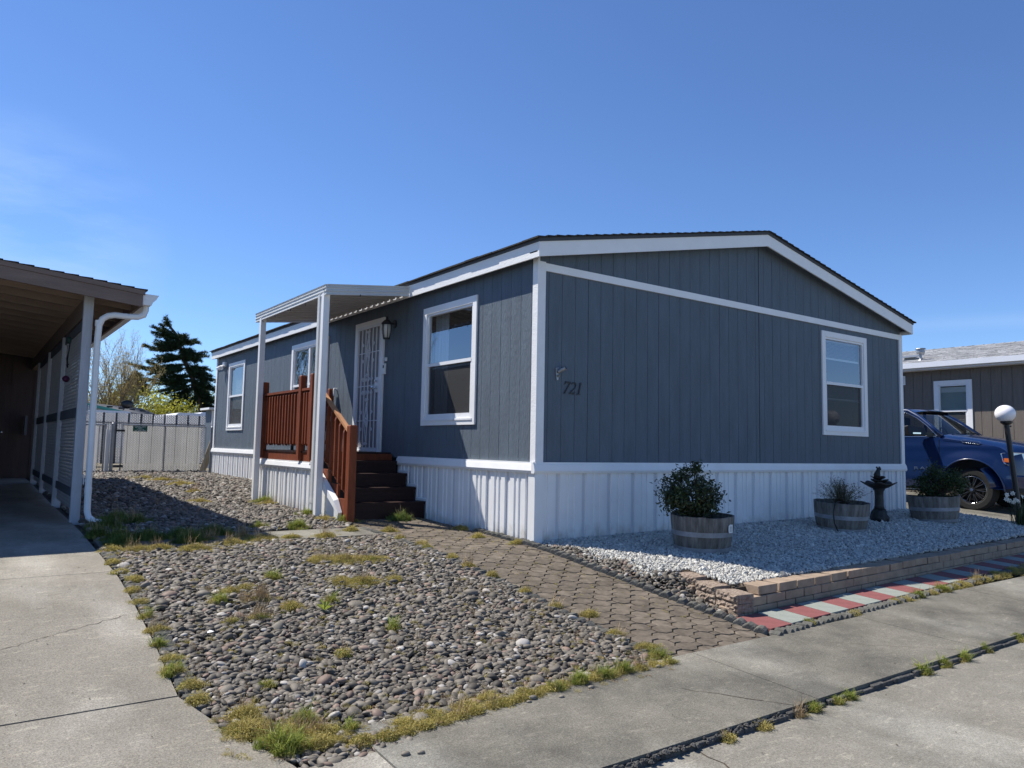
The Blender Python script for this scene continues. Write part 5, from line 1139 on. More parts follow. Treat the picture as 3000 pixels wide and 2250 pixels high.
# distant house with teal trim
nh = thing('distant_house', 'distant low house with dark roof and teal trim above the fence', 'house', (0, 33, .3))
b = MB(); A = (.4, 30, 2.28); P1 = (-.95, 33, 2.74); P0 = (-3.4, 29.6, 2.02); E_ = (3.2, 36.6, 2.28); R_ = (2.4, 38, 2.76)
b.hexa([P1, A, (A[0], A[1], 2.22), (P1[0], P1[1], 2.68)], [R_, E_, (E_[0], E_[1], 2.22), (R_[0], R_[1], 2.70)]); b.build('roof', 'dark_edge', nh)
b = MB(); b.hexa([(P1[0]-.02, P1[1]-.05, P1[2]-.13), (A[0]+.02, A[1]-.05, A[2]-.13), (A[0]+.02, A[1]-.05, A[2]), (P1[0]-.02, P1[1]-.05, P1[2]+.01)], [(P1[0]-.02, P1[1]-.02, P1[2]-.13), (A[0]+.02, A[1]-.02, A[2]-.13), (A[0]+.02, A[1]-.02, A[2]), (P1[0]-.02, P1[1]-.02, P1[2]+.01)]); b.hexa([(-7, 32.95, 2.6), (P1[0], 32.95, 2.61), (P1[0], 32.95, 2.75), (-7, 32.95, 2.74)], [(-7, 33, 2.6), (P1[0], 33, 2.61), (P1[0], 33, 2.75), (-7, 33, 2.74)]); b.build('teal_fascia', 'teal', nh)
b = MB(); b.hexa([(-7, 33.1, .3), (P1[0], 33.1, .3), (P1[0], 33.1, 2.6), (-7, 33.1, 2.6)], [(-7, 34, .3), (P1[0], 34, .3), (P1[0], 34, 2.6), (-7, 34, 2.6)]); b.hexa([(P1[0], 33.05, .3), (A[0]-.05, 30.2, .3), (A[0]-.05, 30.2, 2.17), (P1[0], 33.05, 2.6)], [(R_[0], 37.9, .3), (E_[0]-.05, 36.8, .3), (E_[0]-.05, 36.8, 2.17), (R_[0], 37.9, 2.6)]); b.build('wall', 'beige_wall', nh)
for k in range(4): b = MB(); c_ = Vector(P1).lerp(Vector(R_), .1+.22*k)*.5+Vector(A).lerp(Vector(E_), .1+.22*k)*.5; b.box(c_.x-.12, c_.x+.12, c_.y-.1, c_.y+.1, c_.z, c_.z+.07); b.build('roof_vent', 'black_plastic', nh)
sdsh = thing('satellite_dish', 'dark satellite dish on the roof of the distant house', 'dish', (.7, 32, 2.4)); b = MB(); b.lathe([(.02, -.03), (.15, -.015), (.26, .03), (.265, .035), (.15, -.005)], (0, 0, 0), 20); b.v = [(.72+v[0], 31.8+v[2]*1, 2.68+v[1]*.75) for v in b.v]; b.build('reflector', 'black_plastic', sdsh); b = MB(); b.tube([(.72, 31.85, 2.64), (.55, 32, 2.35)], .02, 6); b.tube([(1.5, 31.9, 2.25), (1.75, 31.9, 2.56)], .018, 5); b.build('mast', 'black_iron', sdsh)

# ================================================================== trees
def zx(x, y, D=45.0):
    k = (D+6.66)/51.66; X = 4.59+(x-1455)*.00783; Z = 8.91-(y-695)*.00714
    return Vector((-5.18+(X+5.18)*k, D, 1.044+(Z-1.044)*k))
def conifer(name, label, trunk, limbs, dens, seed, cl=.34):
    rng = random.Random(seed); t = thing(name, label, 'tree', tuple(trunk[0])); b = MB(); n = len(trunk); b.tube(trunk, [.17*(1-i/n)+.03 for i in range(n)], 8); b.build('trunk', 'bark', t, recalc=False)
    lb = MB(); fb = MB()
    for (p, q, up_, wd) in limbs:
        for rep in range(3):
            dy = (0, rng.uniform(-1.6, -.6), rng.uniform(.6, 1.6))[rep]; L_ = (q-p).length; qq = Vector((p.x+(q.x-p.x)*(1, .75, .75)[rep], q.y+dy*L_*.35, q.z+(0, .1, -.1)[rep])); m_ = (p+qq)/2+Vector((0, 0, -up_*L_)); pts = [p*(1-s)**2+m_*2*s*(1-s)+qq*s*s for s in [i/8 for i in range(9)]]
            lb.tube([tuple(v) for v in pts[::2]], [.05, .04, .03, .02, .012], 5, False)
            cnt = int(L_*dens)
            for i in range(cnt):
                s = rng.uniform(.12, 1.0)**.8; c = p*(1-s)**2+m_*2*s*(1-s)+qq*s*s; hang = rng.uniform(-.16, .05); spread = wd*.62*(.35+.65*math.sin(math.pi*min(1, s*1.05+.1)))
                c = c+Vector((rng.gauss(0, .08), rng.gauss(0, spread), hang*.8))
                d0 = (qq-p).normalized()*.6+Vector((rng.gauss(0, .5), rng.gauss(0, .6), rng.uniform(-.1, .5)))
                d0.normalize()
                for k in range(7):
                    a = d0+Vector((rng.gauss(0, .55), rng.gauss(0, .55), rng.gauss(0, .5))); a.normalize(); w_ = a.orthogonal().normalized()*.018; l = rng.uniform(.12, .24)*cl/.34; fb.add([c-w_, c+w_, c+a*l], [(0, 1, 2)])
    lb.build('limb', 'bark', t, recalc=False); fb.build('crown', 'needle', t, recalc=False); return t
T_ = [zx(*p) for p in ((1800, 1560), (1745, 1390), (1700, 1230), (1640, 1100), (1590, 960), (1545, 830), (1490, 760), (1460, 700))]
Z_ = zx
LM = [((1465, 710), (1455, 695), .0, .1), ((1500, 770), (1460, 720), .05, .12), ((1540, 840), (1365, 775), .10, .18), ((1545, 850), (1375, 835), .05, .2), ((1560, 860), (1480, 870), .0, .2), ((1560, 860), (1640, 850), .05, .2), ((1570, 880), (1730, 885), .12, .22), ((1590, 910), (1400, 905), .08, .24),
      ((1600, 950), (1310, 955), .14, .22), ((1600, 950), (1420, 945), .04, .3), ((1600, 960), (1700, 975), .08, .3), ((1610, 990), (1810, 1000), .12, .25), ((1630, 1020), (1380, 1075), .05, .3), ((1630, 1050), (1420, 1040), .0, .3), ((1650, 1040), (1760, 1050), .05, .3), ((1650, 1100), (1390, 1150), .0, .32),
      ((1660, 1130), (1210, 1125), .14, .22), ((1650, 1130), (1360, 1205), .05, .3), ((1670, 1110), (1830, 1130), .1, .35), ((1680, 1150), (1850, 1190), .05, .4), ((1690, 1190), (1890, 1235), .05, .4), ((1690, 1200), (1470, 1225), .0, .4), ((1700, 1230), (1330, 1250), .12, .25), ((1700, 1240), (1500, 1300), .0, .45),
      ((1700, 1250), (1860, 1300), .02, .5), ((1700, 1260), (1900, 1330), .02, .5), ((1700, 1280), (1420, 1360), .02, .45), ((1710, 1300), (1540, 1400), .0, .45), ((1720, 1310), (1850, 1390), .0, .45), ((1640, 1180), (1560, 1290), .0, .5), ((1700, 1300), (1600, 1450), .0, .5), ((1640, 1320), (1500, 1500), .0, .45), ((1600, 1400), (1570, 1530), .0, .4), ((1760, 1330), (1890, 1440), .0, .4), ((1750, 1400), (1890, 1500), .0, .35), ((1740, 1380), (1640, 1500), .0, .35), ((1730, 1350), (1690, 1480), .0, .3), ((1770, 1450), (1860, 1540), .0, .3), ((1720, 1300), (1800, 1400), .0, .4)]
conifer('conifer_tree', 'tall windswept dark conifer leaning left with drooping limbs behind the fence', T_, [(Z_(*a), Z_(*c), u, w_) for a, c, u, w_ in LM]+[(T_[i]+Vector((0, 0, 0)), T_[i].lerp(T_[min(i+1, 7)], .9)+Vector((dx, 0, 0)), .0, .45) for i in range(1, 5) for dx in (0, .5)], 72, 4)
T2 = [zx(x, y, 52) for x, y in ((1285, 1480), (1280, 1350), (1275, 1250), (1272, 1190))]
conifer('small_conifer', 'small dark conifer top between the bare tree and the tall conifer', T2, [(zx(1275, y, 52), zx(1275+s*w_, y+20, 52), .1, .15) for y, w_ in ((1205, 25), (1230, 45), (1260, 65), (1290, 80), (1325, 90), (1360, 100)) for s in (-1, 1)], 60, 6, .4)
def bare_tree(label, base, top, spread, n, seed, leafm='bud_leaf', nleaf=3, lean=0):
    rng = random.Random(seed); t = thing('bare_tree', label, 'tree', tuple(base)); b = MB(); tips = []
    def grow(p, d, L_, r, lv):
        k = 5; pts = [p]; q = p.copy(); dd = d.copy()
        for i in range(k):
            dd = (dd+Vector((rng.gauss(0, .07), rng.gauss(0, .07), .05))).normalized(); q = q+dd*L_/k; pts.append(q.copy())
        b.tube([tuple(v) for v in pts], [max(.004, r*(1-.6*i/k)) for i in range(k+1)], 4 if lv else 6, False)
        if lv >= 3: tips.extend(pts[1:]); return
        for i in range((5, 5, 4)[lv]):
            s = rng.randint(1, k); c = pts[s]; a = (dd+Vector((rng.gauss(0, .38), rng.gauss(0, .38), rng.uniform(0, .3)))).normalized(); grow(c, a, L_*rng.uniform(.45, .7), r*.5, lv+1)
        if lv >= 1: tips.extend(pts[3:])
    H = top-base.z
    for i in range(n):
        a = rng.uniform(0, 6.28); e = rng.uniform(0, 1)**.8*spread; d = Vector((math.cos(a)*e+lean, math.sin(a)*e, 1)).normalized(); grow(base+Vector((rng.gauss(0, .08), rng.gauss(0, .08), 0)), d, H*.62, .05, 0)
    b.build('trunk', 'bark_pale', t, recalc=False); lf = MB()
    lv_ = [tp+Vector((rng.gauss(0, .06), rng.gauss(0, .06), rng.gauss(0, .06))) for tp in tips for _ in range(nleaf) if rng.random() < .5+.5*(tp.z-base.z)/H]
    for c in lv_:
        a = Vector((rng.gauss(0, .4), rng.gauss(0, .4), 1)).normalized(); w_ = a.orthogonal().normalized()*.014; lf.add([c-w_, c+w_, c+a*rng.uniform(.05, .1)], [(0, 1, 2)])
    lf.build('crown', leafm, t, recalc=False); return t
bare_tree('vase shaped tree with bare twigs and pale buds behind the fence', Vector((.75, 38, .3)), 5.4, .42, 9, 3)
bare_tree('thin bare tree mostly hidden by the carport downspout', Vector((-1.3, 41, .3)), 5.0, .35, 6, 8)
def bush(label, c, r, n, cl, m, seed, size=.075, stem=True):
    rng = random.Random(seed); t = thing('spring_tree', label, 'tree', (c[0], c[1], .3), 'yellow green spring trees beyond the fence'); pts, cs = crown_pts(n, c, r[0], r[1], r[2], cl, .17, rng); lf = MB()
    for p in pts:
        p = Vector(p); q = Vector((rng.gauss(0, 1), rng.gauss(0, 1), rng.gauss(0, 1))).normalized(); e = q.orthogonal().normalized(); w_ = q.cross(e); s = size*rng.uniform(.5, 1.3); lf.add([p-e*s, p+w_*s*.6, p+e*s, p-w_*s*.6], [(0, 1, 2, 3)])
    lf.build('crown', m, t, recalc=False); b = MB(); b.tube([(c[0], c[1], .3), (c[0]+.1, c[1], c[2]*.6), c], [.12, .09, .04], 7, False)
    for q in cs[::2]: b.tube([(c[0]+.05, c[1], c[2]*.5), ((c[0]+q[0])/2, (c[1]+q[1])/2, (c[2]*.7+q[2]*.3)), q], [.05, .035, .012], 4, False)
    b.build('trunk', 'bark', t, recalc=False)
bush('round yellow green spring tree in front of the small conifer', (2.6, 40, 2.5), (1.9, 1.3, 1.5), 4200, 60, 'spring_leaf', 1)
bush('low yellow green spring tree below the leaning conifer', (4.5, 42, 2.2), (1.8, 1.3, 1.5), 3600, 55, 'spring_leaf', 2)
bush('pale spring tree right of the conifer trunk', (8.3, 48, 3.0), (2.0, 1.4, 1.7), 3800, 60, 'spring_leaf_b', 3)
bush('tall pale green spring tree behind the leaning conifer', (5.3, 55, 3.4), (3.0, 1.6, 2.2), 5200, 70, 'spring_leaf_b', 4, .09)
bush('low green spring tree at the foot of the bare tree', (.7, 43, 2.2), (1.9, 1.2, 1.6), 4200, 50, 'spring_leaf', 5)
bush('dark green spring tree at the right edge beside the house', (9.6, 44, 3.2), (1.4, 1.2, 2.2), 4200, 50, 'leaf_mid', 6, .07)
# trees off to the left that the windows mirror
bare_tree('tall bare tree standing left beyond the carport, mirrored in the windows', Vector((-13.5, 30, .3)), 10.5, .40, 9, 21, 'spring_leaf_b', 3)
bare_tree('bare tree left of the side yard, mirrored in the far window', Vector((-10.0, 38, .3)), 8.5, .40, 8, 22, 'spring_leaf_b', 3)
# far ridge
b = MB(); xs2 = [-900+60*i for i in range(40)]
hz = [30+55*math.exp(-((x-30)/150)**2)+34*math.exp(-((x-420)/200)**2)+6*math.sin(x*.021)+4*math.sin(x*.05) for x in xs2]
for x, h in zip(xs2, hz): b.v += [(x, 1300, -2), (x*1.05, 1550, h*1.15), (x, 2000, 0)]
for i in range(len(xs2)-1):
    for j in range(2): b.f.append((i*3+j, (i+1)*3+j, (i+1)*3+j+1, i*3+j+1))
b.m = [0]*len(b.f); tag(b.build('hills', 'hill_green', None, smooth=True), kind='structure')

# ================================================================== neighbour house on the right
ng_ = thing('neighbor_house', 'taupe manufactured home with pale shingle roof and white framed window behind the truck', 'house', (15, 2, 0))
TN = lambda u, d, z: (15-d, u, z)
NW = (1.74, 2.43, 1.05, 2.84); NS = (3.30, 3.62, 2.93, 3.10)
b = MB(); b.T = TN; BW2 = .232; u = -3.2; k = 0
while u < 14:
    for (a, c, d) in ((u, u+BW2-.009, 0), (u+BW2-.009, u+BW2, -.009)):
        m_ = (a+c)/2; es = sorted(set([a, c]+[e for o in (NW, NS) for e in o[:2] if a < e < c]))
        for p, q in zip(es[:-1], es[1:]):
            zz = .55; m_ = (p+q)/2
            for o in sorted([o for o in (NW, NS) if o[0] < m_ < o[1]], key=lambda o: o[2]): b.add([(p, d, zz), (q, d, zz), (q, d, o[2]), (p, d, o[2])], [(0, 1, 2, 3)]); zz = o[3]
            b.add([(p, d, zz), (q, d, zz), (q, d, 3.33), (p, d, 3.33)], [(0, 1, 2, 3)])
    u += BW2
b.build('wall', 'siding_taupe', ng_, recalc=False)
b = MB(); b.box(15.02, 23, -3.2, 14, .0, .56); b.box(15.4, 15.45, -3.2, 14, .5, 3.3); b.build('foundation', 'siding_taupe', ng_)
wn = window(TN, NW, ng_, casing=.11, mid=2.17, blind=1.2, closed=True); window(TN, NS, ng_, casing=.035, mid=3.02, sill=False, lower=None)
b = MB(); b.box(14.70, 14.73, -3.5, 14.2, 3.235, 3.41); b.box(14.58, 14.70, -3.5, 14.2, 3.285, 3.30); b.box(14.575, 14.588, -3.5, 14.2, 3.285, 3.42); b.build('gutter_fascia', 'white_trim_n', ng_)
b = MB(); b.box(14.731, 15.4, -3.4, 14.1, 3.236, 3.25); b.build('eave_soffit', 'white_trim_n', ng_)
b = MB(); b.hexa([(14.72, -3.5, 3.411), (19.1, -3.5, 4.31), (19.1, 14.2, 4.31), (14.72, 14.2, 3.411)], [(14.72, -3.5, 3.43), (19.1, -3.5, 4.33), (19.1, 14.2, 4.33), (14.72, 14.2, 3.43)])
b.hexa([(23.4, -3.5, 3.411), (19.1, -3.5, 4.31), (19.1, 14.2, 4.31), (23.4, 14.2, 3.411)], [(23.4, -3.5, 3.43), (19.1, -3.5, 4.33), (19.1, 14.2, 4.33), (23.4, 14.2, 3.43)]); b.build('roof_deck', 'dark_edge', ng_)
b = MB(); n = 34; st = 4.42/n
for r in range(n):
    x0 = 14.66+r*st; x1 = x0+st+.02; z0 = 3.432+(x0-14.72)*.2055; z1 = 3.432+(x1-14.72)*.2055; y = -3.5+random.uniform(0, .3)
    while y < 14.2:
        L_ = random.choice((.16, .22, .3)); j = random.choice((0, .004, .008)); b.hexa([(x0, y, z0+.0), (x1, y, z1), (x1, y+L_-.004, z1), (x0, y+L_-.004, z0)], [(x0, y, z0+.012+j), (x1, y, z1+.003), (x1, y+L_-.004, z1+.003), (x0, y+L_-.004, z0+.012+j)]); y += L_
b.build('roof_shingles', 'shingle_light', ng_, recalc=False)
b = MB(); y = -3.5
while y < 14.2: b.hexa([(18.98, y, 4.31), (19.1, y, 4.335), (19.1, y+.27, 4.335), (18.98, y+.27, 4.31)], [(18.98, y, 4.34), (19.1, y, 4.36), (19.1, y+.27, 4.35), (18.98, y+.27, 4.33)]); y += .28
b.build('ridge_cap', 'shingle_light', ng_, recalc=False)
vx, vy = 15.35, 3.02; vz = 3.43+(vx-14.72)*.2055
b = MB(); b.tube([(vx, vy, vz-.02), (vx, vy, vz+.03), (vx, vy, vz+.05)], [.085, .05, .035], 14); b.tube([(vx, vy, vz+.05), (vx, vy, vz+.2)], .035, 12); b.tube([(vx, vy, vz+.18), (vx, vy, vz+.22), (vx, vy, vz+.30)], [.09, .105, .10], 16); b.tube([(vx, vy, vz+.31), (vx, vy, vz+.33)], [.13, .12], 16); b.build('vent_pipe', 'galvanised', ng_)
b = MB(); b.box(15.75, 15.95, 3.35, 3.65, 3.66, 3.72); b.hexa([(15.6, 3.25, 3.70), (16.05, 3.25, 3.80), (16.05, 3.75, 3.80), (15.6, 3.75, 3.70)], [(15.6, 3.25, 3.72), (16.05, 3.25, 3.82), (16.05, 3.75, 3.82), (15.6, 3.75, 3.72)]); b.build('roof_vent', 'galvanised', ng_)

# ================================================================== the blue pickup
tk = thing('pickup_truck', 'dark blue pickup truck parked between the two homes, nose to the street', 'truck', (11.0, .07, -.04))
X0, X1 = 11.0, 13.06; GZ0 = -.045; WC = (.07, .375)
def arch(cy, cz_, r, a0, a1, n=14): return [(cy+r*math.cos(math.radians(a0+(a1-a0)*i/n)), cz_+r*math.sin(math.radians(a0+(a1-a0)*i/n))) for i in range(n+1)]
prof = [(-.50, .42), (-.74, .40), (-.90, .44), (-.95, .52), (-.95, .66), (-.90, .69), (-.89, .95), (-.87, 1.10), (-.80, 1.185), (-.70, 1.225), (-.45, 1.28), (-.1, 1.345), (.25, 1.40), (.55, 1.445), (.72, 1.44), (1.0, 1.425), (1.8, 1.42), (2.6, 1.42), (3.32, 1.43), (3.42, 1.40), (4.1, 1.40), (4.86, 1.40), (4.90, 1.30), (4.90, .62), (4.86, .52), (4.35, .50)]
prof += arch(3.78, .375, .50, 10, 172)+[(3.2, .40), (2.0, .385), (.72, .39)]+arch(.07, .375, .60, 8, 172, 18)
prof += []
offs = [0, .012, .05, .14, .36, .7, 1.03]; offs = offs+[2.06-o for o in offs[-2::-1]]
def tz(y, z, o):
    o = min(o, 2.06-o); x_in = 0; k = min(1, o/.14)
    if z > 1.15 and y < .75: z = z-.055*(1-k)**2+.045*min(1, o/.36)+.02*(o > .6)
    elif z > 1.3: z = z-.03*(1-k)**2
    if y < -.35 and z > .38: y = y+.24*(1-min(1, o/.36))**2.2
    return y, z
def side_x(z, y):
    # the flank: slightly tucked at the sill and towards the belt
    s = .0
    if z < .6: s += (.6-z)*.16
    if z > 1.0: s += (z-1.0)*.10
    d = math.hypot(y-.07, z-.375)
    if d < .80: s -= .035*(1-max(0, (d-.60)/.20))
    return s
b = MB(); n = len(prof)
for o in offs:
    for (y, z) in prof:
        yy_, zz_ = tz(y, z, o); sx_ = side_x(z, y)*(1-min(1, min(o, 2.06-o)/.36)); b.v.append((X0+o+(sx_ if o < 1.03 else -sx_), yy_, zz_))
for i in range(len(offs)-1):
    for j in range(n): b.f.append((i*n+j, i*n+(j+1) % n, (i+1)*n+(j+1) % n, (i+1)*n+j))
b.m = [0]*len(b.f)
# flanks: filled by rows so that they can bulge
def flank(x, sgn):
    ysl = sorted(set([round(-.68+i*.07, 3) for i in range(80)])); rows_ = 16
    def top(y): return float(np.interp(y, [-.66, -.6, -.45, -.1, .25, .55, .72, 1.0, 3.32, 3.42, 4.86, 4.9], [.95, 1.14, 1.225, 1.29, 1.345, 1.39, 1.40, 1.395, 1.40, 1.37, 1.37, 1.30]))
    def bot(y):
        z = float(np.interp(y, [-.71, -.6, -.5, .72, 2, 3.2, 4.35, 4.9], [.46, .42, .42, .39, .385, .40, .50, .62]))
        for cy, r in ((.07, .60), (3.78, .50)):
            if abs(y-cy) < r: z = max(z, .375+math.sqrt(r*r-(y-cy)**2))
        return z
    q = MB(); ysl = [y for y in ysl if y <= 4.9]
    for y in ysl:
        for k in range(rows_+1): z = bot(y)+(top(y)-bot(y))*k/rows_; q.v.append((x+sgn*(side_x(z, y)-.003-.012*math.exp(-((z-1.22)/.05)**2)), y, z))
    for i in range(len(ysl)-1):
        for k in range(rows_): q.f.append((i*(rows_+1)+k, (i+1)*(rows_+1)+k, (i+1)*(rows_+1)+k+1, i*(rows_+1)+k+1))
    q.m = [0]*len(q.f); return q
def smooth_sharp(o, deg=38):
    me = o.data; bm = bmesh.new(); bm.from_mesh(me); bmesh.ops.remove_doubles(bm, verts=bm.verts, dist=1e-5)
    for f in bm.faces: f.smooth = True
    for e in bm.edges: e.smooth = not (len(e.link_faces) == 2 and e.calc_face_angle(0) > math.radians(deg))
    bm.to_mesh(me); bm.free(); return o
body = smooth_sharp(b.build('body', 'truck_blue', tk)); smooth_sharp(flank(X0, 1).build('door_side', 'truck_blue', tk, recalc=False), 60); smooth_sharp(flank(X1, -1).build('far_side', 'truck_blue', tk, recalc=False), 60)
# wheel arch lips, door gaps
b = MB()
b.tube([(X0+side_x(z, y)-.006, y, z) for y, z in arch(.07, .375, .605, 0, 180, 20)], .014, 6, False); b.tube([(X0+side_x(z, y)-.006, y, z) for y, z in arch(3.78, .375, .505, 0, 180, 20)], .014, 6, False); b.build('arch_flare', 'truck_blue', tk, smooth=True)
b = MB()
for y in (.66, 1.78, 2.95): b.tube([(X0+side_x(z, y)-.0065-.012*math.exp(-((z-1.22)/.05)**2), y+(.06 if (y < 1 and z < .7) else 0), z) for z in [.42+.05*i for i in range(20)]], .0035, 4, False)
b.tube([(X0+side_x(1.29, y)-.01, y, z) for y, z in ((.60, 1.37), (.3, 1.33), (0, 1.28), (-.3, 1.23), (-.48, 1.17))], .003, 4, False); b.build('panel_gap', 'black_plastic', tk, recalc=False)
# cab
gh = []
Rz = 2.02
def cabpt(y, z, side):      # side 0 near, 1 far
    t_ = (z-1.42)/(Rz-1.42); x = X0+.07+.22*t_**1.15; return (x, y, z) if side == 0 else (X0+X1-x, y, z)
b = MB()
for s_ in (0, 1):
    b.tube([cabpt(.62, 1.44, s_), cabpt(.86, 1.64, s_), cabpt(1.12, 1.84, s_), cabpt(1.38, 1.985, s_), cabpt(1.75, 2.03, s_), cabpt(2.7, 2.03, s_), cabpt(3.15, 1.97, s_), cabpt(3.30, 1.43, s_)], [.05, .045, .045, .045, .04, .04, .045, .05], 10)
    b.tube([cabpt(1.83, 1.42, s_), cabpt(1.80, 1.7, s_), cabpt(1.76, 2.0, s_)], .04, 8); b.build('pillars', 'truck_blue', tk, smooth=True); b = MB()
b = MB(); ny_, nx2 = 14, 12
for i in range(ny_+1):
    y = 1.22+(3.2-1.22)*i/ny_
    for j in range(nx2+1):
        s = j/nx2; x = X0+.27+(2.06-.54)*s; e = 1-(2*s-1)**4; zz = 1.985+.085*e*math.sin(math.pi*min(1, max(0, (y-1.05)/2.3)))**.5-.0; yy2 = y-.16*(1-(2*s-1)**2)*(1-i/ny_)
        b.v.append((x, yy2, zz-(.03 if i == 0 else 0)))
b.f = [(i*(nx2+1)+j, (i+1)*(nx2+1)+j, (i+1)*(nx2+1)+j+1, i*(nx2+1)+j+1) for i in range(ny_) for j in range(nx2)]; b.m = [0]*len(b.f); b.build('cab_roof', 'truck_blue', tk, smooth=True, recalc=False)
b = MB(); nz_ = 6
for i in range(nz_+1):
    t_ = i/nz_
    for j in range(nx2+1):
        s = j/nx2; bow = (1-(2*s-1)**2); x = X0+.09+.20*t_+(2.06-.18-.40*t_)*s; b.v.append((x, .66+.66*t_-.24*bow*(1-.35*t_), 1.44+.55*t_**.95+.02*bow))
b.f = [(i*(nx2+1)+j, (i+1)*(nx2+1)+j, (i+1)*(nx2+1)+j+1, i*(nx2+1)+j+1) for i in range(nz_) for j in range(nx2)]; b.m = [0]*len(b.f); b.build('windshield', 'windshield', tk, smooth=True, recalc=False)
for s_, nm in ((0, 'side_window'), (1, 'side_window')):
    b = MB(); b.add([cabpt(.68, 1.445, s_), cabpt(1.80, 1.445, s_), cabpt(1.77, 1.97, s_), cabpt(1.42, 1.95, s_), cabpt(1.12, 1.80, s_)], [(0, 1, 2, 3, 4)]); b.add([cabpt(1.86, 1.445, s_), cabpt(3.2, 1.445, s_), cabpt(3.1, 1.93, s_), cabpt(2.8, 1.98, s_), cabpt(1.83, 1.97, s_)], [(0, 1, 2, 3, 4)]); b.build(nm, 'side_glass', tk, recalc=False)
b = MB(); b.add([(X0+.12, 3.28, 1.44), (X1-.12, 3.28, 1.44), (X1-.28, 3.1, 1.98), (X0+.28, 3.1, 1.98)], [(0, 1, 2, 3)]); b.build('rear_window', 'windshield', tk, recalc=False)
b = MB(); b.tube([(X0+.052, .72, 1.428), (X0+.052, 1.3, 1.425), (X0+.052, 3.28, 1.425)], .009, 6, False); b.tube([(p[0]-.034, p[1], p[2]) for p in (cabpt(.70, 1.44, 0), cabpt(.93, 1.66, 0), cabpt(1.15, 1.82, 0), cabpt(1.42, 1.955, 0), cabpt(1.8, 1.985, 0))], .006, 6, False); b.build('window_trim', 'chrome', tk)
b = MB(); b.box(X0+.1, X1-.1, .75, 3.25, 1.18, 1.40)
b.build('dashboard', 'truck_black', tk)
for sx_ in (11.3, 12.2):
    b = MB(); b.box(sx_, sx_+.5, 1.95, 2.1, 1.2, 1.72); b.box(sx_+.12, sx_+.38, 1.97, 2.06, 1.72, 1.9); b.build('seat', 'seat_fabric', tk, bevel=.03)
b = MB(); pts = [(12.45+.17*math.cos(a), 1.18+.05*math.sin(a), 1.50+.16*math.sin(a)) for a in [i*math.pi/9 for i in range(19)]]; b.tube(pts, .014, 6, False); b.tube([(12.45, 1.18, 1.50), (12.45, 1.0, 1.42)], .03, 8); b.build('steering_wheel', 'black_plastic', tk)
b = MB(); b.tube([(11.3, .52, 1.475), (11.9, .42, 1.52), (12.4, .45, 1.51)], .011, 5); b.build('wiper', 'black_plastic', tk)
# mirror
b = MB(); b.hexa([(10.63, 1.06, 1.44), (10.96, .86, 1.44), (10.97, .90, 1.62), (10.64, 1.10, 1.66)], [(10.65, 1.22, 1.45), (10.97, 1.10, 1.45), (10.96, 1.10, 1.59), (10.66, 1.22, 1.64)])
mr_ = b.build('side_mirror', 'black_plastic', tk, bevel=.02); b = MB(); b.bar((10.93, .96, 1.49), (11.10, .82, 1.47), .09, .07); b.build('mirror_arm', 'black_plastic', mr_); b = MB(); b.hexa([(10.685, 1.02, 1.475), (10.84, .935, 1.475), (10.84, .935, 1.51), (10.685, 1.02, 1.51)], [(10.68, 1.01, 1.478), (10.835, .925, 1.478), (10.835, .925, 1.507), (10.68, 1.01, 1.507)]); b.build('turn_signal', 'chrome', mr_)
# wheels
def wheel(x, y, out_):
    t_ = MB(); sg = out_
    prof_ = [(.26, -.12), (.30, -.14), (.38, -.14), (.41, -.12), (.42, -.08), (.42, .08), (.41, .12), (.38, .14), (.30, .14), (.26, .12)]
    n = 48; vs = []
    for r, d in prof_:
        for i in range(n): a = 2*math.pi*i/n; rr = r*(1-.012*(i % 2)*(r > .4)); vs.append((x+d, y+rr*math.cos(a), WC[1]+rr*math.sin(a)))
    t_.add(vs, [(i*n+j, i*n+(j+1) % n, (i+1)*n+(j+1) % n, (i+1)*n+j) for i in range(len(prof_)-1) for j in range(n)]+[((len(prof_)-1)*n+j, (len(prof_)-1)*n+(j+1) % n, (j+1) % n, j) for j in range(n)])
    wl = t_.build('wheel', 'tyre', tk, smooth=False)
    b = MB(); b.tube([(x-.11*sg*-1, y, WC[1]), (x+.11*-sg*-1*-1, y, WC[1])], .262, 40) if False else b.tube([(x-.10, y, WC[1]), (x+.10, y, WC[1])], .262, 40, False)
    b.lathe([(.03, 0)], (0, 0, 0), 3) if False else None
    xo = x+sg*.10
    for k in range(10):
        a = 2*math.pi*k/10; da = .10; c1 = (xo, y+.05*math.cos(a), WC[1]+.05*math.sin(a))
        for s2 in (-1, 1): b.bar((xo+sg*.012, y+.05*math.cos(a), WC[1]+.05*math.sin(a)), (xo+sg*.02, y+.258*math.cos(a+s2*da), WC[1]+.258*math.sin(a+s2*da)), .020, .024, (1, 0, 0))
    b.tube([(xo-.0, y, WC[1]), (xo+sg*.035, y, WC[1])], .055, 16); b.build('rim', 'truck_black', wl, recalc=False)
    b = MB(); b.tube([(xo+sg*.026, y+.262*math.cos(a), WC[1]+.262*math.sin(a)) for a in [2*math.pi*i/40 for i in range(41)]], .0022, 5, False)
    for k in range(0, 10): a = 2*math.pi*k/10+.1; b.bar((xo+sg*.034, y+.09*math.cos(a), WC[1]+.09*math.sin(a)), (xo+sg*.034, y+.25*math.cos(a), WC[1]+.25*math.sin(a)), .003, .006, (1, 0, 0))
    b.tube([(xo+sg*.035, y, WC[1]), (xo+sg*.04, y, WC[1])], .03, 12); b.build('rim_edge', 'chrome', wl, recalc=False)
    b = MB(); b.box(x-.02, x+.0, y-.25, y+.25, WC[1]-.25, WC[1]+.25); b.build('brake_disc', 'truck_black', wl)
for y in (.07, 3.78): wheel(X0+.17, y, -1); wheel(X1-.17, y, 1)
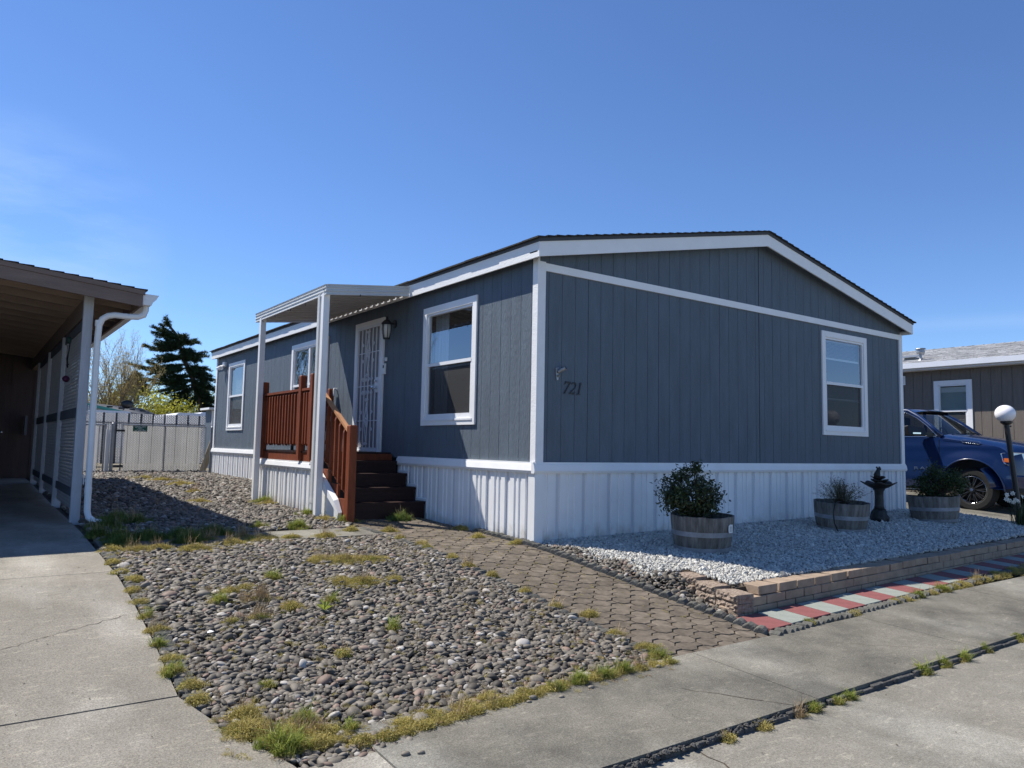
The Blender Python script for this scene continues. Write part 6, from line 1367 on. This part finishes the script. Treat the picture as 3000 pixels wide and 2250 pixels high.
b = MB(); b.box(X0+.38, X1-.38, -.6, 4.8, .28, .62); b.box(X0+.3, X1-.3, -.55, .69, .62, .66); b.build('chassis', 'black_plastic', tk)
for wy in (.07, 3.78):
    for wx in (X0+.36, X1-.40): b = MB(); b.box(wx, wx+.04, wy-.62, wy+.62, .30, 1.0); b.build('arch_liner', 'black_plastic', tk)
b = MB(); b.box(X0-.015, X0+.10, .80, 3.15, .30, .345); b.build('running_board', 'black_plastic', tk, bevel=.01); b = MB(); b.box(X0-.02, X0-.0155, .85, 3.1, .325, .335); b.build('board_trim', 'chrome', tk)
# lights, bumper, badges
def hl(x, sg):
    b = MB(); a = [(x+sg*.01, -.47, 1.09), (x+sg*.03, -.49, 1.10), (x+sg*.05, -.66, 1.12), (x+sg*.22, -.83, 1.11), (x+sg*.42, -.88, 1.10)]; c = [(x+sg*.005, -.50, .98), (x+sg*.01, -.53, .90), (x+sg*.04, -.66, .86), (x+sg*.22, -.84, .87), (x+sg*.42, -.89, .90)]
    o = .02; b.add([(p[0]-sg*o, p[1]-.012, p[2]) for p in a]+[(p[0]-sg*o, p[1]-.012, p[2]) for p in c], [(i, i+1, 6+i, 5+i) for i in range(4)]); h = b.build('headlight', 'headlight', tk, recalc=False)
    b = MB(); b.tube([(p[0]-sg*.024, p[1]-.014, p[2]) for p in a]+[(p[0]-sg*.024, p[1]-.014, p[2]) for p in c[::-1]]+[(a[0][0]-sg*.024, a[0][1]-.014, a[0][2])], .008, 6, False); b.build('headlight_rim', 'chrome', h)
    b = MB(); b.hexa([(x-sg*.014, -.545, .94), (x+sg*.012, -.655, .93), (x+sg*.017, -.655, 1.01), (x-sg*.012, -.54, 1.01)], [(x-sg*.022, -.548, .94), (x+sg*.006, -.668, .93), (x+sg*.010, -.668, 1.01), (x-sg*.02, -.543, 1.01)]); b.build('turn_lamp', 'amber', h)
hl(X0, 1); hl(X1, -1)
b = MB(); b.box(X0+.45, X1-.45, -.925, -.88, .72, 1.10); b.build('grille', 'truck_black', tk, bevel=.02)
b = MB()
for k in range(4): b.box(X0+.47, X1-.47, -.935, -.926, .76+k*.09, .785+k*.09)
b.build('grille_bar', 'chrome', tk)
b = MB(); bp = [(X0-.005, -.52, 0), (X0+.06, -.72, 0), (X0+.25, -.92, 0), (X0+.6, -1.0, 0), (X1-.6, -1.0, 0), (X1-.25, -.92, 0), (X1-.06, -.72, 0), (X1+.005, -.52, 0)]
b.add([(p[0], p[1], z) for z in (.36, .50, .645) for p in bp]+[(p[0]*.94+12.03*.06, p[1]+.09, .645) for p in bp], [(r*8+i, r*8+i+1, (r+1)*8+i+1, (r+1)*8+i) for r in range(3) for i in range(7)]); smooth_sharp(b.build('front_bumper', 'truck_black', tk, recalc=False))
b = MB(); b.tube([(p[0]-.003*(1 if p[0] < 12 else -1), p[1]-.006, .648) for p in bp], .008, 6); b.build('bumper_trim', 'chrome', tk)
for x in (X0+.30, X1-.30): b = MB(); b.tube([(x, -.94, .50), (x, -.985, .50)], .06, 14); b.build('fog_lamp', 'headlight', tk)
b = MB(); y0, y1 = -.13, .225; zt = lambda y: 1.30+(y)*.13
b.tube([(X0+.012, y1, zt(y1)+.012), (X0+.012, y1-.04, zt(y1)+.04), (X0+.012, y0, zt(y0)+.035), (X0+.012, y0+.03, zt(y0)-.012), (X0+.012, y1-.02, zt(y1)-.018), (X0+.012, y1, zt(y1)+.012)], .009, 6, False)
for k in range(7): y = y1-.07-k*.04; b.box(X0+.004, X0+.012, y-.008, y+.008, zt(y)+.0, zt(y)+.022)
b.build('hood_badge', 'chrome', tk, recalc=False)
for k, ch_ in enumerate('RAM'): text_mesh(ch_, .085, tk, 'lettering', 'chrome', basis((0, -1.9, 0), (0, 0, .95), (X0-.006, 1.115-k*.125, .745)), .003)

# ---- odds and ends
ps = thing('paper_scrap', 'crumpled white paper scrap lying on the dark pebbles', 'litter', (-3.84, -1.59, g(-1.59))); b = MB(); x, y, z = -3.84, -1.59, g(-1.59)+.022; b.add([(x-.02, y-.01, z), (x+.018, y-.014, z+.006), (x+.026, y+.008, z-.004), (x+.0, y+.022, z+.01), (x-.018, y+.014, z)], [(0, 1, 3), (1, 2, 3), (0, 3, 4)]); b.build('scrap', 'paper', ps, recalc=False)
pl = thing('broadleaf_weed', 'single broad leaved green weed among the pebbles', 'weed', (-2.99, -1.37, g(-1.37))); b = MB()
for k in range(9):
    a = k*.7+.3; L_ = random.uniform(.05, .10); up_ = random.uniform(.4, 1.0); x, y, z = -2.99, -1.37, g(-1.37)+.0; dx, dy = math.cos(a), math.sin(a); px, py = -dy*.011, dx*.011
    b.add([(x, y, z), (x+dx*L_*.5+px, y+dy*L_*.5+py, z+L_*up_*.8), (x+dx*L_, y+dy*L_, z+L_*up_), (x+dx*L_*.5-px, y+dy*L_*.5-py, z+L_*up_*.8)], [(0, 1, 2), (0, 2, 3)])
b.build('leaf', 'grass_green', pl, recalc=False)
b = MB()
for i in range(170):
    x = random.uniform(-5.3, -4.2) if i % 2 else random.uniform(-4, 1.5); y = random.uniform(-3.6, .8) if i % 2 else random.uniform(-5.2, -3.25); s = random.uniform(.003, .009)
    z = (g(y) if y > -4.05 else -.449)+.004; a = random.uniform(0, 6.28)
    b.add([(x+s*math.cos(a), y+s*math.sin(a), z), (x-s*.5*math.sin(a), y+s*.5*math.cos(a), z+s*.4), (x-s*math.cos(a), y-s*math.sin(a), z+s*.2), (x+s*.5*math.sin(a), y-s*.5*math.cos(a), z)], [(0, 1, 2, 3)])
tag(b.build('leaf_litter', 'dirt', None, recalc=False), 'tiny dark leaf bits scattered on the concrete', 'litter', kind='stuff')
b = MB()
for (x, y, r) in ((-2.51, -3.24, .024), (-2.35, -3.3, .016), (-2.56, -3.27, .015), (-2.1, -3.27, .018), (-1.45, -3.2, .02), (-1.33, -3.17, .017), (-3.45, -3.5, .02), (-3.38, -3.52, .017)): b.lathe([(r*.5, -r*.4), (r, 0), (r*.8, r*.4), (r*.2, r*.6)], (x, y, g(y)+r*.4), 10, 1.2, .85)
tag(b.build('stray_pebbles', 'pebble', None, smooth=True), 'few stray pebbles on the pavement edge', 'pebbles', kind='stuff')

def crack(pts, w0, zf):
    b = MB()
    for (a, c) in zip(pts[:-1], pts[1:]):
        d = Vector((c[0]-a[0], c[1]-a[1])).normalized(); nrm = Vector((-d.y, d.x)); w1 = w0*random.uniform(.5, 1.4)
        b.add([(a[0]-nrm.x*w1/2, a[1]-nrm.y*w1/2, zf(*a)), (a[0]+nrm.x*w1/2, a[1]+nrm.y*w1/2, zf(*a)), (c[0]+nrm.x*w1/2, c[1]+nrm.y*w1/2, zf(*c)), (c[0]-nrm.x*w1/2, c[1]-nrm.y*w1/2, zf(*c))], [(0, 1, 2, 3)])
    o = b.build('concrete_crack', 'dirt', None, recalc=False); tag(o, kind='structure')
def wig(a, c, n, j): return [(a[0]+(c[0]-a[0])*i/n+random.gauss(0, j), a[1]+(c[1]-a[1])*i/n+random.gauss(0, j)) for i in range(n+1)]
crack(wig((-4.95, -1.40), (-4.24, -1.03), 26, .008), .004, lambda x, y: g(y)+.002)
crack(wig((-4.75, -.75), (-4.6, -.62), 6, .006), .002, lambda x, y: g(y)+.002)
crack(wig((-1.62, -3.55), (-1.24, -4.03), 8, .008), .006, lambda x, y: g(y)+.006)
crack(wig((-2.12, -4.1), (-2.35, -5.2), 14, .008), .009, lambda x, y: -.4475)
crack(wig((.1, -3.35), (.9, -4.0), 14, .012), .003, lambda x, y: g(y)+.006)
crack(wig((1.9, -3.3), (2.9, -3.9), 14, .012), .003, lambda x, y: g(y)+.006)
